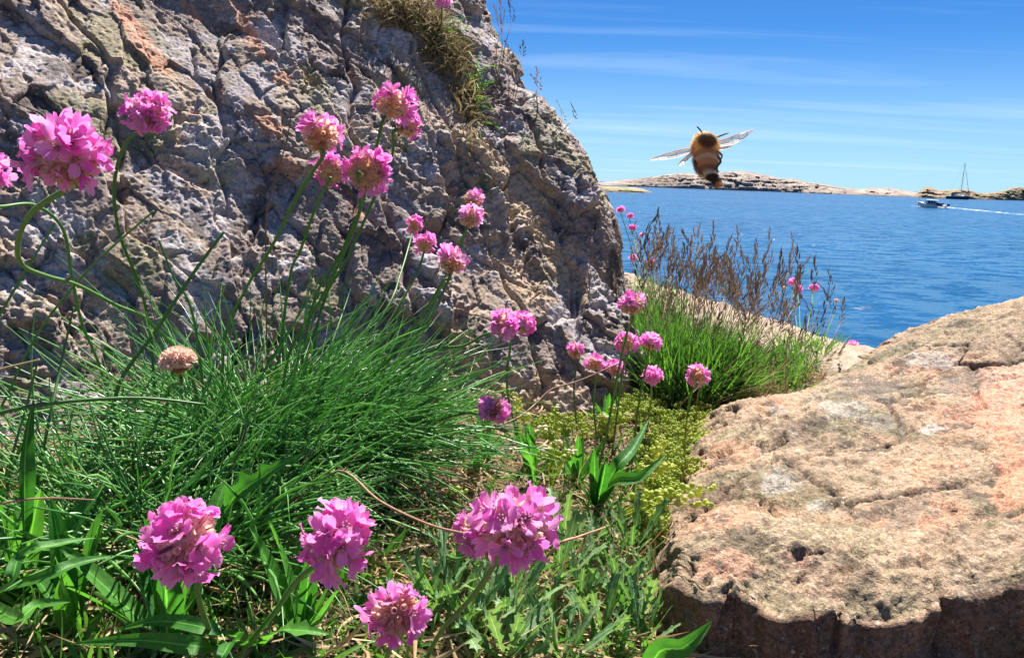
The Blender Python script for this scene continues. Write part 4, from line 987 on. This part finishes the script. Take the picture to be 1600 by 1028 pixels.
for i, (lb, pts) in enumerate((('longest thin green stem crossing the left of the boulder', [P(240, 330, .36), P(140, 420, .37), P(60, 520, .38), P(0, 640, .39), P(-60, 760, .38)]), ('thin green stem rising from the left edge', [P(85, 350, .36), P(30, 440, .37), P(-40, 560, .38)]),
        ('upright thin stem left of the curling stems', [P(115, 480, .34), P(95, 570, .34), P(70, 690, .33), Gp(50, 800)]), ('straight thin stem in the lower left of the boulder', [P(60, 560, .34), P(40, 640, .34), P(15, 730, .34), Gp(10, 800)]),
        ('long nearly level grass blade below the faded flower head', [P(320, 632, .27), P(220, 622, .26), P(100, 628, .25), P(0, 645, .25), P(-60, 670, .25)]),
        ('stiff green blade pointing up right left of the cushion', [P(350, 362, .36), P(300, 430, .36), P(245, 515, .37), P(180, 620, .38), Gp(190, 760)]),
        ('thin blade crossing the stiff one', [P(248, 375, .36), P(270, 430, .37), P(305, 510, .38), Gp(330, 740)]))):
    stalk('wild_grass', lb, pts, .0008 if i != 5 else .0011, M_stem)
# ---------------------------------------------------------------- thrift flowers
def petal_mat(name, c0, c1):
    m, t = new_mat(name)
    at = N(t, 'ShaderNodeAttribute', attribute_name='t'); oi = N(t, 'ShaderNodeObjectInfo')
    tcx = N(t, 'ShaderNodeTexCoord'); mp_ = N(t, 'ShaderNodeMapping'); mp_.inputs['Scale'].default_value = (200, 1800, 200); L(t, tcx.outputs['Object'], mp_.inputs['Vector'])
    n = noise_n(t, 1.0, 2, .6, mp_.outputs[0])
    c = mixc(t, oi.outputs['Random'], c0, c1)
    c = mixc(t, ramp(t, at.outputs['Fac'], [(.0, .85), (.35, .25), (.6, .0), (.9, .0), (1.0, .45)]), c, (.93, .68, .86))
    c = mixc(t, math_n(t, 'MULTIPLY', ramp(t, n, [(.45, 0.0), (.75, 1.0)]), .35), c, tuple(v * .6 for v in c0))
    b = principled(t, c, .5, .25)
    tr = N(t, 'ShaderNodeBsdfTranslucent'); L(t, mixc(t, 1.0, c, (1.15, 1.05, 1.15), 'MULTIPLY'), tr.inputs[0])
    ms = N(t, 'ShaderNodeMixShader'); ms.inputs[0].default_value = .5; L(t, b, ms.inputs[1]); L(t, tr.outputs[0], ms.inputs[2]); finish(t, ms.outputs[0]); return m
M_petal = petal_mat('pink_petal', (.84, .14, .58), (.95, .46, .78))
M_throat = leaf_mat('floret_throat', (.70, .40, .55), (.85, .62, .66), .4, .6, .2)
M_calyx = leaf_mat('papery_calyx', (.66, .40, .34), (.92, .74, .62), .40, .7, .2)
M_bract = leaf_mat('brown_bract', (.60, .30, .14), (.88, .58, .34), .35, .6, .25)
M_faded = leaf_mat('faded_calyx', (.80, .56, .48), (.96, .82, .72), .35, .7, .2)

def petal_grid(flare, seed, Ln=.0068, wd=.0031):
    r_ = random.Random(seed); K, J = 8, 5; V = []; tt = []
    r0, z0 = .0004, 0.0; a = R(12); q_ = [(r0, z0)]
    for k in range(1, K):
        a = R(12) + (R(flare) - R(12)) * sst(.1, .65, k / (K - 1)) + (R(18) * max(0, k / (K - 1) - .7))
        r0 += Ln / (K - 1) * math.sin(a); z0 += Ln / (K - 1) * math.cos(a); q_.append((r0, z0))
    wv_ = r_.uniform(-.5, .5)
    for k in range(K):
        s_ = k / (K - 1); hw = wd * .5 * (.22 + .9 * sst(.08, .62, s_)) * (1 if s_ < .72 else math.sqrt(max(0.03, 1 - ((s_ - .72) / .30) ** 2)))
        for j in range(J):
            u = j / (J - 1) * 2 - 1; notch = (-.0005 * (1 - abs(u)) if k == K - 1 else 0)
            V.append((q_[k][0] + notch, u * hw, q_[k][1] + .35 * hw * u * u + .0005 * s_ * math.sin(3.1 * u + wv_ * 5) * s_)); tt.append(s_)
    return np.array(V), grid_faces(K, J), np.array(tt)
PG = [petal_grid(f, i) for i, f in enumerate((62, 50, 40, 72))]
PETALS = [mesh('petal', v, f, attr={'t': t}) for v, f, t in PG]
def rotz(V, a): c, s = math.cos(a), math.sin(a); return V @ np.array([[c, s, 0], [-s, c, 0], [0, 0, 1.0]])
def tube_part(k=0):
    mb = MB(); mb.tube([(0, 0, -.002), (0, 0, .0008), (0, 0, .0024)], [.0004, .0007, .0010], 6, False)
    for j in range(5):
        a = j * 1.2566 + .6; mb.tube([(0, 0, .0006), (math.cos(a) * .0008, math.sin(a) * .0008, .0042)], .00012, 3)
        mb.ball((math.cos(a) * .0008, math.sin(a) * .0008, .0043), .00028, 5, 3)
    return mb
THROAT = tube_part().data('floret')
FLORETS = []
for i, (v, f, t) in enumerate(PG):
    Vs, Fs, Ts = [], [], []
    for j in range(5):
        Vs.append(rotz(v, j * 1.2566 + .15 * math.sin(j * 7 + i)) * (1 + .08 * math.sin(j * 3 + i))); Fs.append(f + j * len(v)); Ts.append(t)
    FLORETS.append((np.concatenate(Vs), np.concatenate(Fs), np.concatenate(Ts)))
FLORET_ME = [mesh('floret', *x[:2], attr={'t': x[2]}) for x in FLORETS]
def dirmat(n, roll=0.):
    n = unit(n); a = np.array([0, 0, 1.0]) if abs(n[2]) < .9 else np.array([1.0, 0, 0])
    x = unit(np.cross(a, n)); y = np.cross(n, x); c, s = math.cos(roll), math.sin(roll)
    return np.stack([x * c + y * s, -x * s + y * c, n], 1)
def fib(nk, pmax, seed):
    r_ = random.Random(seed); out = []
    for i in range(nk):
        z = 1 - (1 - math.cos(pmax)) * (i + .5) / nk; a = i * 2.39996 + r_.uniform(-.25, .25); s = math.sqrt(1 - z * z)
        out.append((s * math.cos(a), s * math.sin(a), z))
    return out
def funnel(mb, n, r0, r1, mouth, seed):
    M_ = dirmat(n, seed); K = 6
    rings = []
    for rr_, ww in ((r0, .0003), (r0 + (r1 - r0) * .6, mouth * .55), (r1, mouth)):
        rings.append([np.array(n) * rr_ + M_ @ np.array([math.cos(q_) * ww * (1 + .0 * j), math.sin(q_) * ww, (.0005 if (rr_ == r1 and j % 2) else 0)]) for j, q_ in enumerate(2 * math.pi * np.arange(K * 2) / (K * 2))])
    mb.loft(rings, False)
CAL = []; BR = []; FAD = []
for v in range(3):
    mb = MB(); mb.ball((0, 0, 0), .0040, 8, 6)
    for i, n_ in enumerate(fib(72, R(152), 300 + v)): funnel(mb, np.array(n_), .0025, random.uniform(.0070, .0084), random.uniform(.0009, .0012), i)
    CAL.append(mb.data('calyx_cluster'))
    mb = MB()
    for i in range(26):
        a = i * 2.4; ring_ = i / 26; th0 = R(174 - 42 * ring_)
        c_, s_ = math.cos(a), math.sin(a); V = []
        for k in range(4):
            th = th0 - R(34) * k / 3; rr_ = .0040 + .0032 * (k / 3) ; hw = .0017 * (1, 1.25, 1.0, .15)[k]
            p_ = np.array([math.sin(th) * c_, math.sin(th) * s_, math.cos(th)]) * rr_; t_ = np.array([-s_, c_, 0])
            V += [p_ - t_ * hw, p_ + unit(p_) * .0004, p_ + t_ * hw]
        mb.add(V, grid_faces(4, 3))
    mb.ball((0, 0, -.0012), (.0034, .0034, .0036), 10, 6)
    mb.tube([(0, 0, -.004), (0, 0, -.009), (0, 0, -.0125)], [.0014, .0011, .0009], 7)
    BR.append(mb.data('bracts'))
mb = MB(); mb.ball((0, 0, 0), (.0055, .0055, .0045), 10, 6)
for i, n_ in enumerate(fib(58, R(98), 400)): funnel(mb, np.array(n_) * np.array([1, 1, .85]), .004, .0098, .00135, i)
FADED = mb.data('calyx_cluster')
def axis_rot(o, n, roll, s_):
    q_ = Matrix(dirmat(n, roll).tolist()).to_euler(); o.rotation_euler = q_; o.scale = (s_, s_, s_)
NF = [0]
def thrift(label, px, py, w_, ax, stem, lod, diam=.0215, cover=.82, pm=104, group='pink thrift flowers', kind='open', srad=.00085, base=None):
    NF[0] += 1; seed = NF[0]; r_ = random.Random(seed * 13)
    d = F * diam / w_; c = P(px, py, d); n_ = camdir(*ax); s_ = diam / .0262
    # stem path
    if base is None: bx = stem[-1]; bp = Gp(*bx)
    else: bp = base
    db = float(bp @ fw); k = len(stem); mids = [P(sx_, sy_, d + (db - d) * ((i + 1) / k)) for i, (sx_, sy_) in enumerate(stem[:-1])]
    root = empty('thrift_flower', bp); tag(root, label, 'flower', group)
    att = c - n_ * .0085 * s_
    pts = [att, c - n_ * .0125 * s_] + mids + [bp]
    MB().tube(bez(pts, 8 * len(pts)) - bp, np.linspace(srad * .9, srad, 8 * len(pts)), 6).build('stem', M_stem, root)
    M_ = dirmat(n_, r_.random() * 6); cl = c - bp
    o = link('bracts', BR[seed % 3], M_bract, root); o.location = cl; axis_rot(o, n_, r_.random() * 6, s_)
    if kind == 'faded':
        o = link('calyx_cluster', FADED, M_faded, root); o.location = cl; axis_rot(o, n_, 1., s_); return root
    o = link('calyx_cluster', CAL[seed % 3], M_calyx, root); o.location = cl; axis_rot(o, n_, r_.random() * 6, s_)
    nfl = 21; dirs = fib(nfl, R(pm), seed)
    parts = []
    gapd = unit(np.array([r_.uniform(-.7, .7), r_.uniform(-.7, .7), .6]))
    for i, dl in enumerate(dirs):
        dl = unit(np.array(dl) + np.array([r_.gauss(0, .16) for _ in range(3)]))
        if r_.random() > cover * .92 or (dl @ gapd > .90 and cover < .95): continue
        nd = M_ @ dl; f = r_.choice((0, 0, 1, 1, 2, 3)); roll = r_.random() * 6.28; sc = s_ * r_.uniform(.80, 1.24); pos = cl + nd * r_.uniform(.0042, .0062) * s_
        parts.append((nd, f, roll, sc, pos))
    if lod == 0:
        for nd, f, roll, sc, pos in parts:
            o = link('floret', THROAT, M_throat, root); o.location = pos; axis_rot(o, nd, roll, sc)
            for j in range(5):
                q_ = link('petal', PETALS[(f + (j == 2)) % 4], M_petal, o); q_.rotation_euler = (r_.gauss(0, .12), r_.gauss(0, .14), j * 1.2566 + r_.gauss(0, .1)); z_ = r_.uniform(.88, 1.1); q_.scale = (z_, z_, z_)
    elif lod == 1:
        for nd, f, roll, sc, pos in parts:
            o = link('floret', FLORET_ME[f], M_petal, root); o.location = pos; axis_rot(o, nd, roll, sc)
    else:
        Vs, Fs, Ts, n0 = [], [], [], 0
        for nd, f, roll, sc, pos in parts:
            v, fc, t_ = FLORETS[f]; Vs.append(v @ dirmat(nd, roll).T * sc + pos); Fs.append(fc + n0); Ts.append(t_); n0 += len(v)
        link('petals', mesh('petals', np.concatenate(Vs), np.concatenate(Fs), attr={'t': np.concatenate(Ts)}), M_petal, root)
    return root
T = thrift
# lower foreground
T('big magenta flower at lower left, faded brown in the middle', 290, 843, 160, (.05, .35, .95), [(310, 930), (335, 1010), (350, 1090)], 0, .0235, .80, 112)
T('magenta flower in the lower middle on a bent stem', 527, 845, 138, (.15, .45, .85), [(470, 900), (430, 955), (385, 1010), (340, 1080)], 0, .0225, .78, 108)
T('lowest pink flower at the bottom edge', 620, 955, 122, (-.05, .25, .97), [(600, 1040), (580, 1100)], 0, .0215, .85, 112)
T('large pink flower right of centre below, front one of a pair', 806, 820, 160, (.2, .35, .9), [(770, 885), (735, 935), (690, 985), (660, 1040)], 0, .0225, .9, 112)
T('pink flower tucked behind the left of the large lower pair', 745, 828, 92, (-.25, .35, .85), [(755, 845), (720, 873), (690, 860), (655, 815), (600, 790)], 0, .0205, .8, 108)
# upper left
T('large pink flower at upper left on a looping stem', 103, 246, 150, (.15, .30, .90), [(52, 330), (28, 380), (36, 415), (75, 432), (120, 445), (180, 476), (235, 505), (300, 590), (330, 760)], 0, .0225, .86, 108)
T('pink flower cut off by the left edge', -22, 270, 90, (.3, .35, .8), [(-40, 320), (0, 323), (55, 321), (98, 358), (112, 430), (128, 505), (160, 585), (200, 740)], 0, .0215, .9)
T('small round pink flower before the boulder, second from the left', 231, 178, 88, (.1, .50, .85), [(207, 212), (186, 250), (178, 305), (188, 370), (215, 440), (234, 520), (250, 720)], 0, .0205, .9, 110)
# middle group before the boulder
T('pink flower seen from below, upper left of the middle group', 500, 212, 92, (-.2, .85, -.45), [(468, 300), (425, 385), (385, 450), (350, 540), (350, 720)], 0, .0225, .62, 92)
T('pink flower half hidden at the back of the middle group', 517, 268, 66, (-.1, .6, -.75), [(495, 320), (470, 390), (450, 450), (420, 700)], 0, .0205, .75, 95)
T('fluffy pink flower facing away at the right of the middle group', 572, 268, 92, (.1, .35, -.93), [(562, 330), (535, 400), (500, 470), (450, 560), (430, 720)], 0, .0220, .97, 100)
T('highest pink flower of the middle group, tilted right', 613, 163, 80, (.35, .85, -.35), [(585, 245), (565, 320), (530, 400), (485, 490), (455, 700)], 0, .0220, .72, 95)
T('pink flower hanging just below the highest one', 636, 196, 60, (.65, .5, -.5), [(612, 245), (580, 320), (545, 400), (500, 490), (470, 700)], 0, .0200, .75, 95)
# right of the cushion
T('upper flower of a stacked pair before the boulder', 739, 312, 46, (.25, .9, -.2), [(722, 380), (700, 440), (650, 530), (500, 720)], 1, .0200, .55, 85)
T('lower flower of the stacked pair before the boulder', 734, 341, 52, (.25, .85, -.3), [(712, 395), (690, 445), (640, 540), (490, 720)], 1, .0205, .55, 90)
T('small pink flower left of a trio before the boulder', 648, 352, 34, (.15, .75, -.6), [(640, 380), (625, 430), (600, 490), (470, 700)], 1, .0185, .85, 95)
T('pink flower in the middle of the trio before the boulder', 664, 382, 42, (.05, .75, -.55), [(650, 430), (610, 500), (560, 580), (470, 710)], 1, .0190, .85, 95)
T('orange-cupped pink flower at the right of the trio', 707, 408, 66, (.15, .9, -.25), [(692, 440), (665, 485), (610, 560), (550, 620), (470, 720)], 0, .0210, .55, 88)
T('left flower of the touching pair in front of the boulder', 790, 506, 60, (-.2, .5, .75), [(760, 522), (725, 540), (660, 555), (560, 640), (490, 730)], 0, .0205, .92, 108)
T('right flower of the touching pair in front of the boulder', 817, 506, 48, (.55, .45, -.35), [(797, 545), (792, 600), (803, 660), (830, 760)], 1, .0195, .9, 98)
T('ragged pink flower facing left low before the boulder', 771, 640, 60, (.15, .55, .70), [(735, 645), (690, 655), (600, 690), (520, 740)], 0, .0200, .88, 112)
# around the grass tuft
T('cup-shaped pink flower standing before the top of the grass tuft', 988, 476, 54, (0, .97, -.2), [(980, 520), (962, 600), (945, 690), (920, 790)], 0, .0210, .65, 88)
T('pink flower left of two side by side at the grass tuft', 979, 536, 42, (-.1, .65, -.6), [(975, 570), (965, 640), (955, 720)], 1, .0200, .95, 100)
T('pink flower right of two side by side at the grass tuft', 1017, 534, 40, (.15, .85, .3), [(1010, 570), (1000, 620), (990, 690)], 1, .0200, .97, 105)
T('pink flower closest to the lower right boulder edge', 899, 549, 36, (0, .92, -.35), [(899, 580), (897, 620), (905, 700)], 1, .0195, .8, 92)
T('pink flower behind the end of the brown stalk, left one', 929, 568, 38, (-.1, .75, -.55), [(930, 600), (928, 640), (935, 710)], 1, .0195, .92, 98)
T('pink flower behind the end of the brown stalk, right one', 961, 577, 36, (.2, .8, -.3), [(962, 600), (965, 650), (975, 700)], 1, .0195, .95, 100)
T('low pink flower before the foot of the grass tuft', 1020, 590, 38, (.1, .92, .1), [(1018, 620), (1015, 640), (1012, 670)], 1, .0200, .95, 100)
T('pink flower with orange centre right before the grass tuft', 1090, 587, 44, (.2, .6, -.7), [(1080, 615), (1075, 640), (1072, 660)], 1, .0205, .97, 100)
T('lone small pink flower between the two grass tufts', 1182, 541, 24, (-.3, .8, .2), [(1185, 570), (1190, 600), (1195, 630)], 1, .0190, .9, 100)
T('tiny pink flower lying at the upper edge of the slab', 1332, 541, 22, (.2, .9, .2), [(1325, 548), (1318, 556)], 2, .0180, .9, 100)
T('left of three tiny pink flowers against the sea', 1239, 441, 17, (-.1, .85, .3), [(1240, 470), (1245, 510), (1250, 560)], 2, .0185, .95)
T('lower of three tiny pink flowers against the sea', 1248, 452, 16, (.1, .85, .3), [(1249, 480), (1250, 510), (1252, 560)], 2, .0185, .95)
T('right of three tiny pink flowers against the sea', 1272, 450, 17, (.2, .85, .2), [(1268, 480), (1262, 510), (1258, 560)], 2, .0185, .95)
T('top one of the tiny pink flowers left of the grass heads', 970, 328, 15, (-.1, .85, .3), [(985, 380), (995, 420), (1005, 470)], 2, .0190, .95)
T('second tiny pink flower from the top left of the grass heads', 985, 338, 13, (.1, .85, .3), [(992, 380), (1000, 420), (1010, 470)], 2, .0190, .95)
T('third tiny pink flower from the top left of the grass heads', 988, 356, 14, (.1, .85, .3), [(996, 390), (1002, 430), (1010, 470)], 2, .0190, .95)
T('smallest tiny pink bud left of the grass heads', 1003, 367, 9, (.1, .85, .3), [(1006, 390), (1008, 430), (1012, 470)], 2, .0160, .95)
T('tiny pink flower low at the left edge of the grass heads', 989, 403, 15, (.1, .85, .3), [(995, 425), (1000, 445), (1010, 475)], 2, .0190, .95)
T('tiny pink flower hidden among the left grass heads', 1018, 411, 16, (.1, .85, .3), [(1020, 430), (1022, 450), (1022, 480)], 2, .0190, .95)
bt_ = on_boulder(688, 40)
T('pink flower cut off at the top edge above the boulder turf', 692, 3, 30, (.2, .6, .7), [(690, 25), (688, 40)], 1, .0190, .95, 105, base=bt_)
T('faded papery flower head without petals at the left of the cushion', 278, 565, 74, (0, .93, .35), [(266, 603), (262, 625), (255, 740)], 0, .0205, kind='faded', group='withered thrift heads')
T('small withered orange-brown head beside the dark toothed leaf', 392, 779, 28, (.5, .7, .4), [(375, 795), (355, 805), (320, 850)], 0, .0100, kind='faded', group='withered thrift heads')
T('pale withered head standing alone against the sea', 1225, 450, 9, (0, .9, .3), [(1226, 480), (1230, 520), (1235, 570)], 2, .0120, kind='faded', group='withered thrift heads')
T('whitish tiny head above the sea left of the slab crest', 1307, 470, 10, (0, .9, .3), [(1300, 500), (1292, 520), (1285, 555)], 2, .0120, kind='faded', group='withered thrift heads')

# ---------------------------------------------------------------- bumblebee in flight
def bumblebee():
    c = P(1102, 246, .27); t_ = empty('bumblebee', c); tag(t_, 'furry brown and golden bumblebee hovering over the sea with spread wings', 'bee')
    U = camdir(.02, .88, -.42); X_ = unit(rt - U * (rt @ U)); Zv = np.cross(X_, U)       # U: towards the head, Zv: its back, facing the viewer
    if Zv @ fw > 0: Zv = -Zv; 
    def W(x, u, z): return X_ * x + U * u + Zv * z
    k = 1209 / .27
    prof = [(-.0135, .0003, .0004, .0016), (-.0118, .0011, .0011, .0012), (-.0098, .0017, .0016, .0006), (-.0072, .0028, .0027, 0), (-.0048, .0037, .0038, -.0003), (-.0026, .0042, .0044, -.0003), (-.0008, .0042, .0043, 0), (.0006, .0038, .0041, .0004),
            (.0022, .0044, .0048, .0008), (.0042, .0046, .0050, .0010), (.0060, .0041, .0045, .0009), (.0072, .0034, .0036, .0004), (.0080, .0024, .0026, 0), (.0090, .0026, .0026, -.0004), (.0100, .0021, .0021, -.0007), (.0108, .0008, .0008, -.0008)]
    us = np.array([p_[0] for p_ in prof]); fine_u = np.linspace(us[0], us[-1], 44); nr_ = 28
    rx = np.interp(fine_u, us, [p_[1] for p_ in prof]); rz = np.interp(fine_u, us, [p_[2] for p_ in prof]); oz = np.interp(fine_u, us, [p_[3] for p_ in prof])
    # the tail end curls sideways as it dangles
    ox = .0034 * sst(-.005, -.0135, fine_u)
    def bodycol(u, z, x):
        u = np.asarray(u, float); n_ = u.shape; cgold = np.array([.80, .54, .24]); cdark = np.array([.10, .06, .045]); cbrown = np.array([.66, .38, .19]); ccream = np.array([.90, .76, .54])
        out = np.broadcast_to(cbrown, n_ + (3,)).copy()
        def band(a, b, kcol): 
            m_ = (sst(a - .0004, a + .0003, u) * (1 - sst(b - .0003, b + .0004, u)))[..., None]; return out * (1 - m_) + kcol * m_
        out = band(-.012, -.0086, cdark); out = band(-.0086, -.0072, ccream); out = band(-.0072, -.0052, cbrown * .6); out = band(-.0052, -.0030, cbrown); out = band(-.0030, -.0014, ccream * .8); out = band(-.0014, .0006, cbrown * .9)
        out = band(.0006, .0066, cgold); out = band(.0066, .0115, cgold * 1.15)
        patch_ = (sst(.0040, .0026, np.hypot(x, (u - .0036))) * sst(-.001, .001, z))[..., None]
        return out * (1 - patch_) + cdark * patch_
    V, Cc = [], []
    for i, u in enumerate(fine_u):
        for j in range(nr_):
            q_ = 2 * math.pi * j / nr_; x, z = rx[i] * math.cos(q_), rz[i] * math.sin(q_); b_ = 1 + .03 * math.sin(u * 9000 + 3 * q_)
            V.append(W(x * b_ + ox[i], u, z * b_ + oz[i])); Cc.append(bodycol(np.array(u), np.array(z), np.array(x)))
    n_ = len(fine_u); idx = np.arange(n_ * nr_).reshape(n_, nr_); Fc = np.stack([idx[:-1], np.roll(idx, -1, 1)[:-1], np.roll(idx, -1, 1)[1:], idx[1:]], -1).reshape(-1, 4)
    m, t = new_mat('bee_fur'); at = N(t, 'ShaderNodeAttribute', attribute_name='col'); b = principled(t, at.outputs['Color'], .75, .2)
    tr = N(t, 'ShaderNodeBsdfTranslucent'); L(t, at.outputs['Color'], tr.inputs[0]); ms = N(t, 'ShaderNodeMixShader'); ms.inputs[0].default_value = .5; L(t, b, ms.inputs[1]); L(t, tr.outputs[0], ms.inputs[2]); finish(t, ms.outputs[0]); M_fur = m
    body = link('body', mesh('body', V, Fc, col=Cc), M_fur, t_)
    nh = 6000; ui = rng.integers(1, n_ - 2, nh); q_ = rng.random(nh) * 6.283; u = fine_u[ui] + rng.normal(0, .0002, nh)
    x, z = rx[ui] * np.cos(q_), rz[ui] * np.sin(q_)
    p_ = x[:, None] * X_ + u[:, None] * U + (z + oz[ui])[:, None] * Zv + ox[ui][:, None] * X_; nn_ = unit(np.cos(q_)[:, None] * X_ + np.sin(q_)[:, None] * Zv + rng.normal(0, .28, (nh, 3)) - .25 * U)
    ln_ = (.0006 + .0008 * rng.random(nh)) * np.where(u > -.001, 1.1, .5); sd2 = unit(np.cross(nn_, rng.normal(0, 1, (nh, 3)))) * .00006
    V = np.stack([p_ - sd2, p_ + sd2, p_ + nn_ * ln_[:, None]], 1).reshape(-1, 3); cc = np.repeat(bodycol(u, z, x) * (.8 + .5 * rng.random((nh, 1))), 3, 0)
    fo_ = link('fur', mesh('fur', V, np.arange(nh * 3).reshape(-1, 3), col=np.clip(cc, 0, 1)), M_fur, body); fo_['kind'] = 'stuff'
    def Q(px, py, dz=0.): return P(px, py, .27 + dz) - c
    for pts in ([Q(1099, 213), Q(1096, 206), Q(1089, 198)], [Q(1118, 216), Q(1127, 212), Q(1138, 208)]):
        MB().tube(bez(pts, 10), np.linspace(.00030, .00024, 10), 6).build('antenna', M_navy, t_)
    for sg in (-1, 1):
        e_ = MB(); e_.ball(W(sg * .0020, .0094, -.0004), (.0007, .0007, .0012), 8, 6); e_.build('eye', M_black, t_)
    # wings
    m, t = new_mat('wing_membrane'); tcx = N(t, 'ShaderNodeTexCoord'); nz = noise_n(t, 600, 3, .6, tcx.outputs['Object'])
    b = principled(t, (.86, .82, .78), .25, .6); tr = N(t, 'ShaderNodeBsdfTransparent'); tl = N(t, 'ShaderNodeBsdfTranslucent'); tl.inputs[0].default_value = (.85, .82, .78, 1)
    ms0 = N(t, 'ShaderNodeMixShader'); ms0.inputs[0].default_value = .55; L(t, b, ms0.inputs[1]); L(t, tl.outputs[0], ms0.inputs[2])
    ms = N(t, 'ShaderNodeMixShader'); L(t, ramp(t, nz, [(.3, .40), (.7, .75)]), ms.inputs[0]); L(t, tr.outputs[0], ms.inputs[1]); L(t, ms0.outputs[0], ms.inputs[2]); finish(t, ms.outputs[0]); M_wing = m
    def wing(lead, trail, name, dz):
        n_ = 16; A_ = bez([Q(*p_) for p_ in lead], n_); B_ = bez([Q(*p_) for p_ in trail], n_); rows = []
        for k_ in range(7):
            u_ = k_ / 6; rows.append(A_ * (1 - u_) + B_ * u_ + Zv * (.0006 * math.sin(u_ * 3.14) + dz))
        G_ = np.array(rows); o = link(name, mesh(name, G_, grid_faces(7, n_)), M_wing, t_)
        mb = MB(); mb.tube(G_[0], np.linspace(.00022, .00010, n_), 5)
        for k_, a_, b_ in ((2, 0, 11), (4, 0, 9), (5, 2, 12)): mb.tube(G_[k_][a_:b_ + 1], .00008, 4)
        for j_ in (6, 9, 12): mb.tube(G_[:, j_], .00007, 4)
        mb.build('wing_vein', M_bract, o)
    wing([(1084, 231), (1060, 235), (1036, 242), (1014, 250, .004)], [(1084, 236), (1062, 246), (1040, 250), (1015, 251, .004)], 'wing', 0)
    wing([(1083, 237), (1074, 243), (1066, 250), (1060, 257, .002)], [(1084, 242), (1076, 249), (1070, 256), (1062, 259, .002)], 'wing', -.0002)
    wing([(1120, 222), (1138, 216), (1156, 209), (1177, 202, .004)], [(1122, 230), (1142, 228), (1160, 219), (1178, 204, .004)], 'wing', 0)
    wing([(1121, 230), (1130, 229), (1140, 228), (1148, 226, .002)], [(1120, 234), (1130, 234), (1139, 231), (1147, 228, .002)], 'wing', -.0002)
    for pts, r_ in (([Q(1113, 256, -.003), Q(1116, 270, -.004), Q(1115, 282, -.004), Q(1121, 297, -.003)], .0005), ([Q(1104, 264, -.004), Q(1111, 278, -.004), Q(1117, 288, -.004), Q(1118, 296, -.003)], .00045), ([Q(1119, 242, -.002), Q(1126, 252, -.003), Q(1120, 262, -.004), Q(1123, 270, -.004)], .00035), ([Q(1086, 252, -.002), Q(1088, 264, -.004), Q(1097, 272, -.004), Q(1104, 277, -.003)], .0004), ([Q(1119, 236, -.001), Q(1128, 243, -.002), Q(1125, 251, -.003)], .0003)):
        MB().tube(bez(pts, 14), np.linspace(r_ * 1.6, r_ * .6, 14), 6).build('leg', M_twig, t_)
    return t_
bumblebee()
